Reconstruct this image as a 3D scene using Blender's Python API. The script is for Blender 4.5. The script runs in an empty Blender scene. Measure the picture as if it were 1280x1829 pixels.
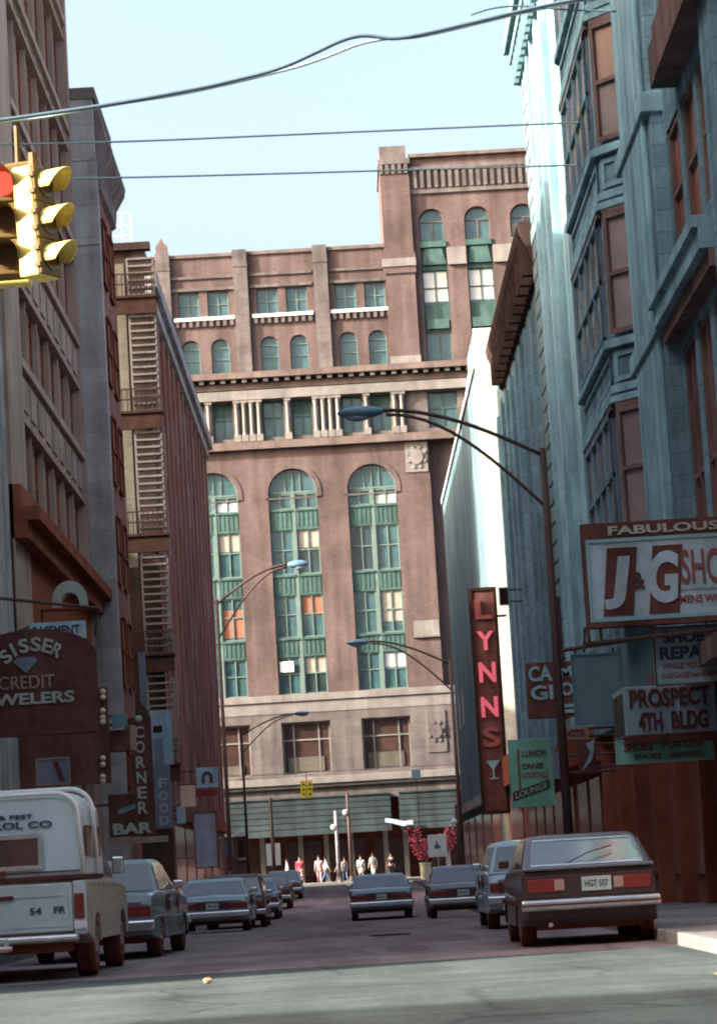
import bpy, bmesh, math, random
from mathutils import Vector, Matrix
from mathutils.geometry import tessellate_polygon
R = random.Random(7)
PI = math.pi
scene = bpy.context.scene
col = scene.collection

# ------------------------------------------------------------------ camera
F, CX, CY = 5000.0, 640.0, 914.5          # the photograph's pixels
EYE = Vector((0, 0, 1.05))
def cam_axes():
    d = Vector((635 - CX, -(1557 - CY), -F)).normalized()
    rho = math.radians(3.4)
    u = Vector((math.cos(rho), math.sin(rho), 0)).cross(d).normalized()
    r = d.cross(u)
    return Matrix((r, d, u))
CAM = cam_axes()
def onX(px, py, X):
    v = CAM @ Vector((px - CX, -(py - CY), -F)); return EYE + v * (X / v.x)
def onY(px, py, Y):
    v = CAM @ Vector((px - CX, -(py - CY), -F)); return EYE + v * (Y / v.y)
cd = bpy.data.cameras.new('camera'); cam = bpy.data.objects.new('camera', cd); col.objects.link(cam)
cam.matrix_world = Matrix.Translation(EYE) @ CAM.to_4x4()
cd.sensor_fit = 'HORIZONTAL'; cd.sensor_width = 36; cd.lens = F / 1280 * 36
cd.clip_start = 0.5; cd.clip_end = 3000
scene.camera = cam

# ------------------------------------------------------------------ light
SUN_AZ, SUN_EL = math.radians(70), math.radians(25)     # travel: right and away from the camera
trav = Vector((math.sin(SUN_AZ) * math.cos(SUN_EL), math.cos(SUN_AZ) * math.cos(SUN_EL), -math.sin(SUN_EL)))
sd = bpy.data.lights.new('sun', 'SUN'); sd.energy = 3.2; sd.angle = math.radians(0.5); sd.color = (1.0, 0.97, 0.91)
so = bpy.data.objects.new('sun', sd); col.objects.link(so)
so.rotation_euler = trav.to_track_quat('-Z', 'Y').to_euler(); so.location = (-40, -40, 80)
w = bpy.data.worlds.new('World'); scene.world = w; w.use_nodes = True
nt = w.node_tree; nt.nodes.clear()
sky = nt.nodes.new('ShaderNodeTexSky'); sky.sky_type = 'NISHITA'; sky.sun_disc = False
sky.sun_elevation = SUN_EL
sky.sun_rotation = math.atan2(-trav.x, -trav.y)
sky.air_density = 1.0; sky.dust_density = 9.0; sky.ozone_density = 0.6
bg = nt.nodes.new('ShaderNodeBackground'); bg.inputs[1].default_value = 0.15
wo = nt.nodes.new('ShaderNodeOutputWorld')
nt.links.new(sky.outputs[0], bg.inputs[0]); nt.links.new(bg.outputs[0], wo.inputs[0])
scene.view_settings.view_transform = 'Standard'; scene.view_settings.look = 'None'
scene.view_settings.exposure = 2.05; scene.view_settings.gamma = 1
scene.render.engine = 'CYCLES'
scene.cycles.filter_width = 2.0; scene.cycles.max_bounces = 5; scene.cycles.diffuse_bounces = 3; scene.cycles.glossy_bounces = 3

# ------------------------------------------------------------------ materials
_m = {}
def mat(name, c, rough=0.8, var=0.18, scale=0.6, metal=0.0, bump=0.0, streak=0.0, brick=None, emit=None, spec=None, coat=0.0, fine=0.0, crack=0.0):
    if name in _m: return _m[name]
    m = bpy.data.materials.new(name); m.use_nodes = True; _m[name] = m
    n = m.node_tree.nodes; l = m.node_tree.links; b = n['Principled BSDF']
    b.inputs['Roughness'].default_value = rough; b.inputs['Metallic'].default_value = metal
    b.inputs['Specular IOR Level'].default_value = spec if spec is not None else (0.0 if rough >= .7 else .3)
    b.inputs['Coat Weight'].default_value = coat
    if emit:
        b.inputs['Emission Color'].default_value = (*emit[:3], 1); b.inputs['Emission Strength'].default_value = emit[3]
    geo = n.new('ShaderNodeNewGeometry')
    src = geo.outputs['Position']
    cur = None
    rgb = n.new('ShaderNodeRGB'); rgb.outputs[0].default_value = (*c, 1); cur = rgb.outputs[0]
    if brick:
        sx = n.new('ShaderNodeSeparateXYZ'); l.new(src, sx.inputs[0])
        ad = n.new('ShaderNodeMath'); l.new(sx.outputs[0], ad.inputs[0]); l.new(sx.outputs[1], ad.inputs[1])
        cb = n.new('ShaderNodeCombineXYZ'); l.new(ad.outputs[0], cb.inputs[0]); l.new(sx.outputs[2], cb.inputs[1])
        bt = n.new('ShaderNodeTexBrick'); l.new(cb.outputs[0], bt.inputs['Vector'])
        bw, bh, mort, dm = brick
        bt.inputs['Scale'].default_value = 1.0; bt.inputs['Brick Width'].default_value = bw; bt.inputs['Row Height'].default_value = bh
        bt.inputs['Mortar Size'].default_value = mort
        bt.inputs['Color1'].default_value = (*c, 1)
        bt.inputs['Color2'].default_value = (*[x * 0.8 for x in c], 1)
        bt.inputs['Mortar'].default_value = (*[x * dm for x in c], 1)
        cur = bt.outputs[0]
    def mul(cur, fac, lo, hi):
        mr = n.new('ShaderNodeMapRange'); l.new(fac, mr.inputs[0])
        mr.inputs[1].default_value = 0.3; mr.inputs[2].default_value = 0.7
        mr.inputs[3].default_value = lo; mr.inputs[4].default_value = hi
        mx = n.new('ShaderNodeMix'); mx.data_type = 'RGBA'; mx.blend_type = 'MULTIPLY'; mx.inputs[0].default_value = 1
        l.new(cur, mx.inputs[6]); l.new(mr.outputs[0], mx.inputs[7]); return mx.outputs[2]
    nz = None
    if var:
        nz = n.new('ShaderNodeTexNoise'); l.new(src, nz.inputs['Vector'])
        nz.inputs['Scale'].default_value = scale; nz.inputs['Detail'].default_value = 5; nz.inputs['Roughness'].default_value = 0.65
        cur = mul(cur, nz.outputs[0], 1 - var, 1 + var * 0.8)
    if streak:
        mp = n.new('ShaderNodeMapping'); l.new(src, mp.inputs[0]); mp.inputs['Scale'].default_value = (1.6, 1.6, 0.12)
        n2 = n.new('ShaderNodeTexNoise'); l.new(mp.outputs[0], n2.inputs['Vector']); n2.inputs['Scale'].default_value = 1.0; n2.inputs['Detail'].default_value = 4
        cur = mul(cur, n2.outputs[0], 1 - streak, 1 + streak * 0.5)
    if fine:
        n3 = n.new('ShaderNodeTexNoise'); l.new(src, n3.inputs['Vector']); n3.inputs['Scale'].default_value = 14; n3.inputs['Detail'].default_value = 3
        cur = mul(cur, n3.outputs[0], 1 - fine, 1 + fine)
    if crack:
        n5 = n.new('ShaderNodeTexNoise'); l.new(src, n5.inputs['Vector']); n5.inputs['Scale'].default_value = 1.3; n5.inputs['Detail'].default_value = 3
        ma = n.new('ShaderNodeMix'); ma.data_type = 'RGBA'; ma.inputs[0].default_value = .22; l.new(src, ma.inputs[6]); l.new(n5.outputs['Color'], ma.inputs[7])
        vo = n.new('ShaderNodeTexVoronoi'); vo.feature = 'DISTANCE_TO_EDGE'; vo.inputs['Scale'].default_value = .42; l.new(ma.outputs[2], vo.inputs['Vector'])
        m5 = n.new('ShaderNodeMapRange'); l.new(vo.outputs['Distance'], m5.inputs[0]); m5.inputs[1].default_value = 0; m5.inputs[2].default_value = .022; m5.inputs[3].default_value = 1 - crack; m5.inputs[4].default_value = 1
        x5 = n.new('ShaderNodeMix'); x5.data_type = 'RGBA'; x5.blend_type = 'MULTIPLY'; x5.inputs[0].default_value = 1; l.new(cur, x5.inputs[6]); l.new(m5.outputs[0], x5.inputs[7]); cur = x5.outputs[2]
        mp6 = n.new('ShaderNodeMapping'); l.new(src, mp6.inputs[0]); mp6.inputs['Scale'].default_value = (.9, .07, 1)
        n6 = n.new('ShaderNodeTexNoise'); l.new(mp6.outputs[0], n6.inputs['Vector']); n6.inputs['Scale'].default_value = 1.2; n6.inputs['Detail'].default_value = 4
        cur = mul(cur, n6.outputs[0], .72, 1.15)
    l.new(cur, b.inputs['Base Color'])
    if bump:
        n4 = n.new('ShaderNodeTexNoise'); l.new(src, n4.inputs['Vector']); n4.inputs['Scale'].default_value = scale * 6; n4.inputs['Detail'].default_value = 4
        bp = n.new('ShaderNodeBump'); bp.inputs['Strength'].default_value = bump; bp.inputs['Distance'].default_value = 0.05
        l.new(n4.outputs[0], bp.inputs['Height']); l.new(bp.outputs[0], b.inputs['Normal'])
    return m
def glass(name, c, rough=0.12, bump=0.06): return mat(name, c, rough=rough, var=0.35, scale=0.9, bump=bump, spec=0.8)

M = dict(
 asphalt=mat('asphalt', (.265, .20, .20), .85, .25, .5, bump=.35, fine=.14, crack=.3),  # warm tone of the street's shade put into this asphalt
 asphalt_lit=mat('asphalt lit tone', (.10, .115, .112), .85, .28, .45, bump=.35, fine=.16, crack=.3),  # same paving toned grey for the sunlit crossing
 patch=mat('tar patch', (.215, .15, .145), .9, .25, .8, bump=.2, fine=.15),
 walk=mat('concrete pavement', (.24, .225, .215), .9, .22, .6, bump=.2, brick=(1.5, 1.5, .02, .6), fine=.08),
 kerb=mat('kerb stone', (.22, .215, .20), .85, .25, 1.2, bump=.2),
 dirt=mat('bare ground', (.16, .13, .11), .95, .3, .05),
 arc_brick=mat('red facade brick', (.155, .112, .104), .9, .28, .35, streak=.28, brick=(.24, .075, .01, .8), bump=.1),
 arc_stone=mat('brown sandstone', (.165, .142, .134), .9, .25, .6, streak=.3, bump=.15, brick=(1.3, .6, .015, .72)),
 arc_trim=mat('weathered pale stone', (.225, .205, .19), .9, .22, .8, streak=.2, bump=.12),
 arc_dark=mat('dark cornice stone', (.17, .13, .115), .9, .3, .7, streak=.25),
 arc_green=mat('green painted iron', (.058, .115, .100), .6, .25, 1.5, streak=.3),
 arc_frame=mat('pale green window frame', (.13, .185, .165), .6, .2, 1.5),
 arc_glass=glass('sky teal window glass', (.05, .105, .115)),  # teal of the reflected sky put into the pane colour
 arc_glass2=glass('dark window glass', (.03, .05, .055)),
 blind=mat('cream window blind', (.34, .31, .26), .9, .12, 2),
 blind_red=mat('rust window blind', (.30, .135, .09), .9, .15, 2),
 blind_white=mat('white window blind', (.75, .76, .72), .9, .1, 2),
 white=mat('white paint', (.78, .78, .74), .6, .12, 1.5),
 awning=mat('grey green awning cloth', (.052, .067, .070), .8, .25, .8, streak=.3),
 shopdark=mat('dark red shopfront', (.27, .115, .09), .8, .4, .6, streak=.3),
 brown_l=mat('red brown brick', (.36, .175, .145), .9, .2, .35, streak=.2, brick=(.24, .08, .012, .75)),
 brown_d=mat('dark oxblood paint', (.26, .085, .055), .7, .3, .8),
 mauve=mat('mauve grey terracotta', (.40, .27, .225), .85, .2, .6, streak=.2),
 greystone=mat('grey limestone', (.42, .37, .36), .9, .25, .6, streak=.35, bump=.1, fine=.08, brick=(1.2, .55, .015, .75)),
 mezz_glass=mat('smoky mezzanine glass', (.06, .035, .03), rough=.15, var=.4, scale=.9, bump=.06, spec=.5),
 farshop=mat('deep red shop interior', (.085, .028, .022), .8, .4, .8),
 cornice_mauve=mat('sooty mauve terracotta', (.22, .165, .16), .85, .35, 1.0, streak=.4),
 cornice_dark=mat('sooty brown sheet metal', (.085, .055, .047), .8, .35, .8, streak=.35),
 bayframe=mat('dull brown sash paint', (.20, .135, .125), .75, .3, 1.2, streak=.3),
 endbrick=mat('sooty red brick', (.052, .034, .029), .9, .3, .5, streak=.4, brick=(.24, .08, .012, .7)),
 beige=mat('soiled buff brick', (.150, .135, .110), .9, .25, .5, streak=.3, brick=(.24, .08, .012, .7)),
 iron=mat('rusted iron', (.040, .022, .018), .7, .3, 2.5),
 iron_pale=mat('pale painted iron', (.125, .113, .100), .6, .25, 2.5),
 teal=mat('blue grey terracotta', (.215, .345, .41), .85, .3, .7, streak=.45, bump=.1, fine=.1, brick=(.9, .42, .018, .66)),
 teal_l=mat('pale blue terracotta', (.27, .44, .50), .8, .28, .8, streak=.4, fine=.1),
 teal_d=mat('dark teal panel', (.15, .25, .275), .75, .2, .6, streak=.2),  # plain darker teal tone
 bluebrick=mat('blue grey brick', (.235, .32, .335), .9, .28, .5, streak=.35, brick=(.4, .2, .02, .75)),
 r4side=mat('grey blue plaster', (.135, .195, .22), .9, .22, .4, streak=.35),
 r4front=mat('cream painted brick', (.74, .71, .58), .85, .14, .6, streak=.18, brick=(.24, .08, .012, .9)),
 win_red=mat('brown reflecting glass', (.28, .10, .075), rough=.35, var=.35, scale=.9, bump=.06, spec=.15),
 win_dark=mat('black shop glass', (.20, .07, .05), rough=.2, var=.35, scale=.9, bump=.06, spec=.3),
 win_mauve=mat('dusty mauve glass', (.27, .215, .215), rough=.35, var=.3, scale=.9, bump=.06, spec=.3),
 sig_y=mat('signal yellow enamel', (.86, .68, .20), .5, .25, 5, streak=.2, fine=.1),
 sig_d=mat('dark signal door', (.16, .10, .025), .6, .2, 3),
 red_on=mat('lit red lens', (.7, .05, .03), .3, 0, emit=(1, .05, .03, .75)),
 lens_d=mat('unlit lens', (.11, .06, .02), .25, .2, 5),
 rubber=mat('tyre rubber', (.11, .04, .027), .85, .25, 4),
 under=mat('underbody grime', (.15, .052, .032), .95, .2, 2),
 chrome=mat('worn chrome', (.60, .62, .62), .25, .2, 3, metal=.85, bump=.05),
 trim_blue=mat('bright window trim', (.55, .68, .74), .3, .1, 3, metal=.4),
 carglass=glass('car window glass', (.10, .115, .12), .08, .02),
 carglass_d=glass('dark car window glass', (.11, .05, .045), .08, .02),
 tail=mat('tail lamp plastic', (.20, .032, .028), .35, .2, 6),
 plate=mat('licence plate enamel', (.45, .55, .52), .5, .12, 6),
 ink=mat('dark lettering', (.12, .045, .045), .7, .1, 4),
 ink_blue=mat('navy lettering', (.06, .08, .13), .7, .1, 4),
 ink_red=mat('red lettering', (.30, .11, .10), .7, .1, 4),
 paint_white=mat('white truck paint', (.50, .58, .60), .35, .12, 2, coat=.4),
 cap_white=mat('white truck cap gelcoat', (.54, .66, .71), .3, .1, 1.5, coat=.5),
 paint_tan=mat('tan truck paint', (.36, .32, .27), .45, .25, 3),
 paint_brown=mat('dark maroon car paint', (.056, .034, .033), .35, .2, 2, coat=.35),
 paint_grey=mat('grey teal car paint', (.17, .235, .245), .35, .12, 2, coat=.5),
 paint_blue=mat('pale blue car paint', (.24, .36, .41), .35, .12, 2, coat=.5),
 paint_teal=mat('steel blue car paint', (.15, .26, .32), .35, .12, 2, coat=.5),
 paint_sky=mat('ice blue car paint', (.42, .58, .66), .35, .1, 2, coat=.5),
 paint_slate=mat('slate car paint', (.14, .15, .185), .35, .12, 2, coat=.5),
 sign_white=mat('pale sign face', (.46, .57, .63), .7, .2, 2, streak=.25, fine=.06),
 sign_blue=mat('powder blue sign face', (.36, .48, .54), .7, .22, 2, streak=.3, fine=.06),
 sign_brown=mat('maroon sign face', (.155, .066, .056), .75, .35, 1.8, streak=.35),
 sign_green=mat('mint green sign face', (.26, .55, .43), .75, .2, 2, streak=.15),
 sign_teal=mat('blank teal sign face', (.16, .27, .31), .6, .15, 1.5, streak=.2),
 sign_grey=mat('grey blue panel', (.22, .24, .29), .7, .15, 1.5, streak=.2),
 letter_pale=mat('pale letter enamel', (.42, .43, .38), .5, .15, 4),
 letter_teal=mat('teal letter enamel', (.27, .45, .47), .5, .15, 4),
 neon=mat('pink neon letter', (.60, .17, .20), .4, .2, 3, emit=(1, .12, .2, .10)),
 neon_dim=mat('unlit neon letter', (.34, .09, .08), .5, .25, 3),
 bulb=mat('frosted marquee bulb', (.75, .58, .46), .4, .1, 4),
 lampsteel=mat('brown painted steel', (.085, .045, .04), .6, .25, 2),
 lamphead=mat('blue grey lamp housing', (.14, .24, .32), .5, .2, 3),
 lampgreen=mat('pale green steel', (.30, .35, .29), .6, .2, 2),
 wire=mat('weathered cable', (.11, .17, .22), .6, .2, 2),
 wire_p=mat('pale cable sheath', (.40, .50, .46), .6, .2, 2),
 skin=mat('skin', (.45, .27, .20), .6, .05, 5),
 hair=mat('dark hair', (.05, .03, .022), .8, .1, 8),
 c_red=mat('red cloth', (.62, .08, .10), .9, .1, 6), c_white=mat('white cloth', (.80, .78, .74), .9, .08, 6),
 c_blue=mat('blue cloth', (.11, .18, .28), .9, .1, 6), c_pink=mat('pink cloth', (.58, .33, .34), .9, .1, 6),
 c_dark=mat('dark cloth', (.06, .04, .045), .9, .1, 6), c_jean=mat('denim cloth', (.13, .17, .24), .9, .1, 6),
 c_brown=mat('brown cloth', (.20, .10, .07), .9, .1, 6), c_grey=mat('grey cloth', (.35, .34, .34), .9, .1, 6),
 petal=mat('red flowering foliage', (.66, .13, .16), .8, .3, 4), petal2=mat('pink flowering foliage', (.72, .22, .30), .8, .3, 4),
 pot=mat('cream planter', (.72, .66, .44), .7, .12, 3), far_y=mat('yellow signal paint', (.85, .62, .03), .5, .1, 3),
 globe=mat('white lamp globe', (.88, .88, .86), .3, 0), paper=mat('crumpled paper', (.72, .36, .20), .8, .3, 20),
 roof=mat('tar roof', (.10, .085, .08), .95, .2, .5), yellow_mark=mat('worn yellow paint', (.48, .40, .14), .8, .35, 4),
)

# ------------------------------------------------------------------ objects
ORG = {}
def link(o): col.objects.link(o); return o
def tag(o, label=None, cat=None, group=None, kind=None):
    if label: o['label'] = label
    if cat: o['category'] = cat
    if group: o['group'] = group
    if kind: o['kind'] = kind
    return o
def thing(name, loc, label, cat, group=None, rz=0.0):
    o = link(bpy.data.objects.new(name, None)); o.empty_display_size = 0.3
    o.location = loc; o.rotation_euler = (0, 0, rz)
    ORG[o] = Vector(loc)
    return tag(o, label, cat, group)
def copy_tree(o, parent=None):
    c = o.copy(); link(c)
    if parent: c.parent = parent
    for ch in [x for x in o.children]: copy_tree(ch, c)
    return c

class Fr:
    def __init__(s, O, U, N, V=(0, 0, 1)): s.O, s.U, s.N, s.V = Vector(O), Vector(U).normalized(), Vector(N).normalized(), Vector(V).normalized()
    def __call__(s, u, v, w=0.0): return s.O + s.U * u + s.V * v + s.N * w
def FL(X): return Fr((X, 0, 0), (0, 1, 0), (1, 0, 0))
def FR(X): return Fr((X, 0, 0), (0, 1, 0), (-1, 0, 0))
def FF(Y): return Fr((0, Y, 0), (1, 0, 0), (0, -1, 0))
ID = Fr((0, 0, 0), (1, 0, 0), (0, 0, 1), (0, 1, 0))    # (x, y, z) as they are

class MB:
    def __init__(s, fr=ID): s.fr = fr; s.v = []; s.f = []; s.mk = []
    def add(s, pts, faces):
        b = len(s.v); s.mk.append((b, len(s.f))); s.v += [s.fr(*p) for p in pts]; s.f += [tuple(i + b for i in f) for f in faces]; return s
    def box(s, u0, u1, v0, v1, w0, w1):
        return s.add([(u, v, w) for w in (w0, w1) for v in (v0, v1) for u in (u0, u1)],
                     [(0, 2, 3, 1), (4, 5, 7, 6), (0, 1, 5, 4), (2, 6, 7, 3), (0, 4, 6, 2), (1, 3, 7, 5)])
    def prism(s, poly, w0, w1):
        n = len(poly); tri = tessellate_polygon([[Vector((p[0], p[1], 0)) for p in poly]])
        s.add([(p[0], p[1], w0) for p in poly] + [(p[0], p[1], w1) for p in poly],
              [tuple(t) for t in tri] + [tuple(i + n for i in t) for t in tri] + [(i, (i + 1) % n, (i + 1) % n + n, i + n) for i in range(n)]); return s
    def sheet(s, outer, holes, w=0.0, depth=0.3):
        loops = [outer] + holes
        tri = tessellate_polygon([[Vector((p[0], p[1], 0)) for p in L] for L in loops])
        flat = [p for L in loops for p in L]
        s.add([(p[0], p[1], w) for p in flat], [tuple(t) for t in tri])
        for L in holes:
            n = len(L)
            s.add([(p[0], p[1], w) for p in L] + [(p[0], p[1], w - depth) for p in L], [(i, (i + 1) % n, (i + 1) % n + n, i + n) for i in range(n)])
        return s
    def tube(s, pts, r, n=8, r1=None):
        P = [s.fr(*p) for p in pts]; rings = []; b = len(s.v); k = len(P)
        for i, p in enumerate(P):
            t = (P[min(i + 1, k - 1)] - P[max(i - 1, 0)]).normalized()
            a = Vector((0, 0, 1)) if abs(t.z) < .9 else Vector((1, 0, 0))
            x = t.cross(a).normalized(); y = t.cross(x)
            rr = r if r1 is None else r + (r1 - r) * i / (k - 1)
            for j in range(n): s.v.append(p + (x * math.cos(2 * PI * j / n) + y * math.sin(2 * PI * j / n)) * rr)
        for i in range(k - 1):
            for j in range(n):
                s.f.append((b + i * n + j, b + i * n + (j + 1) % n, b + (i + 1) * n + (j + 1) % n, b + (i + 1) * n + j))
        s.f.append(tuple(b + j for j in range(n))); s.f.append(tuple(b + (k - 1) * n + j for j in range(n)))
        return s
    def lathe(s, prof, c=(0, 0, 0), n=16, axis='z'):
        b = len(s.v); k = len(prof)
        for r, h in prof:
            for j in range(n):
                a = 2 * PI * j / n; x, y = r * math.cos(a), r * math.sin(a)
                p = {'z': (x, y, h), 'x': (h, x, y), 'y': (x, h, y)}[axis]
                s.v.append(s.fr(c[0] + p[0], c[1] + p[1], c[2] + p[2]))
        for i in range(k - 1):
            for j in range(n):
                s.f.append((b + i * n + j, b + i * n + (j + 1) % n, b + (i + 1) * n + (j + 1) % n, b + (i + 1) * n + j))
        s.f.append(tuple(b + j for j in range(n))); s.f.append(tuple(b + (k - 1) * n + j for j in range(n)))
        return s
    def ball(s, c, r, n=10, sq=(1, 1, 1)):
        pr = [(max(.001, math.sin(PI * i / n)), -math.cos(PI * i / n)) for i in range(n + 1)]
        b = len(s.v)
        for rr, h in pr:
            for j in range(n): s.v.append(s.fr(c[0] + r * sq[0] * rr * math.cos(2 * PI * j / n), c[1] + r * sq[1] * rr * math.sin(2 * PI * j / n), c[2] + r * sq[2] * h))
        for i in range(n):
            for j in range(n): s.f.append((b + i * n + j, b + i * n + (j + 1) % n, b + (i + 1) * n + (j + 1) % n, b + (i + 1) * n + j))
        return s
    def each(s, name, m, parent=None, bevel=0.0):
        mk = s.mk + [(len(s.v), len(s.f))]; out = []
        for (a, fa), (b, fb) in zip(mk, mk[1:]):
            q = MB(); q.v = s.v[a:b]; q.f = [tuple(i - a for i in f) for f in s.f[fa:fb]]; out.append(q.build(name, m, parent, bevel))
        return out
    def build(s, name, m, parent=None, bevel=0.0, smooth=False, seg=2):
        me = bpy.data.meshes.new(name); o = bpy.data.objects.new(name, me); link(o)
        org = Vector((0, 0, 0))
        if parent is not None: org = ORG.get(parent, Vector((0, 0, 0))); o.parent = parent; ORG[o] = org
        me.from_pydata([tuple(v - org) for v in s.v], [], s.f)
        bm = bmesh.new(); bm.from_mesh(me); bmesh.ops.recalc_face_normals(bm, faces=bm.faces); bm.to_mesh(me); bm.free()
        if isinstance(m, str): m = M[m]
        me.materials.append(m)
        if smooth:
            for p in me.polygons: p.use_smooth = True
        if bevel:
            bv = o.modifiers.new('bevel', 'BEVEL'); bv.width = bevel; bv.segments = seg; bv.limit_method = 'ANGLE'; bv.angle_limit = math.radians(35)
        return o
def arch(u0, u1, v0, vs, n=12, h=None):
    r = (u1 - u0) / 2; c = (u0 + u1) / 2; h = r if h is None else h
    return [(u0, v0), (u1, v0)] + [(c + r * math.cos(PI * i / n), vs + h * math.sin(PI * i / n)) for i in range(n + 1)]
def rect(u0, u1, v0, v1): return [(u0, v0), (u1, v0), (u1, v1), (u0, v1)]

_tc = {}
def text_geo(s, bold=0.0, shear=0.0, sp=1.0):
    k = (s, bold, shear, sp)
    if k in _tc: return _tc[k]
    cu = bpy.data.curves.new('lettering', 'FONT'); cu.body = s; cu.size = 1; cu.offset = bold; cu.shear = shear; cu.extrude = 0.5; cu.space_character = sp
    cu.resolution_u = 4
    o = bpy.data.objects.new('lettering', cu); link(o)
    bpy.context.view_layer.update()
    me = bpy.data.meshes.new_from_object(o)
    vs = [v.co.copy() for v in me.vertices]; fs = [tuple(p.vertices) for p in me.polygons]
    bpy.data.objects.remove(o); bpy.data.curves.remove(cu); bpy.data.meshes.remove(me)
    _tc[k] = (vs, fs); return vs, fs
def text(s, fr, u0, u1, v0, v1, w0, w1, m, parent, name='lettering', bold=0.02, shear=0.0, sp=1.0, warp=None):
    vs, fs = text_geo(s, bold, shear, sp)
    x0 = min(v.x for v in vs); x1 = max(v.x for v in vs); y0 = min(v.y for v in vs); y1 = max(v.y for v in vs)
    mb = MB(fr)
    pts = []
    for v in vs:
        a = (v.x - x0) / (x1 - x0); b = (v.y - y0) / (y1 - y0); u = u0 + (u1 - u0) * a; vv = v0 + (v1 - v0) * b
        if warp: u, vv = warp(a, b)
        pts.append((u, vv, w1 if v.z > 0 else w0))
    mb.add(pts, fs); return mb.build(name, m, parent)

def window(fr, u0, u1, v0, v1, w, parent, fm='arc_frame', gm='arc_glass', mull=(.5,), rails=(.5,), t=.09, dep=.10, blind=None, arch_h=0.0, name='window'):
    mb = MB(fr)
    if arch_h:
        vs = v1 - arch_h
        out = arch(u0, u1, v0, vs, 10, arch_h); inn = arch(u0 + t, u1 - t, v0 + t, vs, 10, arch_h - t)
        mb.sheet(out, [inn], w, dep)
        rail_v = [v0 + (vs - v0) * r for r in rails] + [vs]
    else:
        mb.sheet(rect(u0, u1, v0, v1), [rect(u0 + t, u1 - t, v0 + t, v1 - t)], w, dep)
        rail_v = [v0 + (v1 - v0) * r for r in rails]
    for a in mull:
        c = u0 + (u1 - u0) * a; mb.box(c - t * .45, c + t * .45, v0 + t, (v1 - arch_h) - .02 if arch_h else v1 - t, w - dep + .01, w - .004)
    for c in rail_v: mb.box(u0 + t, u1 - t, c - t * .45, c + t * .45, w - dep + .012, w - .008)
    o = mb.build(name, fm, parent)
    g = MB(fr)
    if arch_h: g.prism(arch(u0 + .02, u1 - .02, v0 + .02, v1 - arch_h, 10, arch_h - .02), w - dep - .02, w - dep + .005)
    else: g.box(u0 + .02, u1 - .02, v0 + .02, v1 - .02, w - dep - .02, w - dep + .005)
    g.build('pane', gm, o)
    if blind:
        bm_, a, b = blind
        top = v1 - max(t, arch_h); MB(fr).box(u0 + t, u1 - t, v0 + t + (top - v0 - t) * a, v0 + t + (top - v0 - t) * b, w - dep + .002, w - dep + .0095).build('blind', bm_, o)
    return o

# ------------------------------------------------------------------ the ground
def gz(Y):
    ks = [(-100, 0), (45, 0), (60, -.14), (74, -.3), (82, -.42), (95, -.42), (115, -.25), (150, .02), (186, .22), (205, .3), (300, .3)]
    for (a, za), (b, zb) in zip(ks, ks[1:]):
        if a <= Y <= b:
            t = (Y - a) / (b - a); return za + (zb - za) * t
    return ks[-1][1]
ROADL, ROADR, WL, WR = -5.2, 3.62, -8.2, 6.7
def strip(mb, x0, x1, y0, y1, dz, st=4.0, crown=0.0):
    n = max(1, int((y1 - y0) / st)); xs = [x0, x1] if not crown else [x0 + (x1 - x0) * i / 6 for i in range(7)]
    pts = []; k = len(xs)
    for i in range(n + 1):
        y = y0 + (y1 - y0) * i / n
        for j, x in enumerate(xs): pts.append((x, y, gz(y) + dz + crown * (1 - (2 * j / (k - 1) - 1) ** 2 if k > 2 else 0)))
    fs = [(i * k + j, i * k + j + 1, (i + 1) * k + j + 1, (i + 1) * k + j) for i in range(n) for j in range(k - 1)]
    mb.add(pts, fs); return mb
g = MB(); g.add([(-900, -400, -.9), (900, -400, -.9), (900, 1600, -.9), (-900, 1600, -.9)], [(0, 1, 2, 3)])
tag(g.build('ground', 'dirt'), kind='structure')
rd = MB(); strip(rd, ROADL, ROADR, 32.2, 177, 0, 3); tag(rd.build('street', 'asphalt'), kind='structure')  # asphalt tone changes where the cast shade begins
rd = MB(); strip(rd, -90, 90, 3.5, 32.2, 0, 4); tag(rd.build('crossing_road', 'asphalt_lit'), kind='structure')
rd = MB(); strip(rd, -90, 90, 177, 191, 0, 3); tag(rd.build('far_road', 'asphalt_lit'), kind='structure')
rd = MB(); 
for cx_, cy_, rx, ry in ((-.4, 52, .8, 3), (1.2, 42, .5, 2.2), (-1.9, 34.4, .45, 1.4), (.6, 37.5, .3, 1.6)):
    n = 22; pts = []
    for i in range(n):
        t = 2 * PI * i / n; q = R.uniform(.75, 1.1); c_, s_ = math.cos(t), math.sin(t); k_ = 1 / max(abs(c_), abs(s_)) ** .8
        x, y = cx_ + rx * q * c_ * k_, cy_ + ry * q * s_ * k_; pts.append((x, y, gz(y) + .005))
    rd.add(pts + [(cx_, cy_, gz(cy_) + .005)], [(i, (i + 1) % n, n) for i in range(n)])

tag(rd.build('road_patches', 'patch'), kind='structure')
for x, y, lb in ((.5, 46, 'round iron manhole cover in the shaded street'),):
    mh = MB(); mh.lathe([(.33, .002), (.33, .012), (.30, .012), (.30, .008), (.001, .008)], (x, y, gz(y)), 20)
    for i in range(5): mh.box(x - .22, x + .22, y - .2 + i * .1 - .02, y - .2 + i * .1 + .02, gz(y) + .008, gz(y) + .014)
    tag(mh.build('manhole_cover', 'iron'), lb, 'manhole cover')
def pave(name, x0, x1, y0, y1, faces_x=(), st=3.0, h=.13):
    mb = MB(); strip(mb, x0, x1, y0, y1, h, st); o = tag(mb.build(name, 'walk'), kind='structure')
    return o
pave('pavement', WL - 2, ROADL - .16, 28, 177); pave('pavement', ROADR + .16, WR + 3, 25.16, 177)
pave('pavement', -90, ROADL - .16, 25.16, 28); pave('pavement', WR + 3, 90, 25.16, 29.5)
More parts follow.
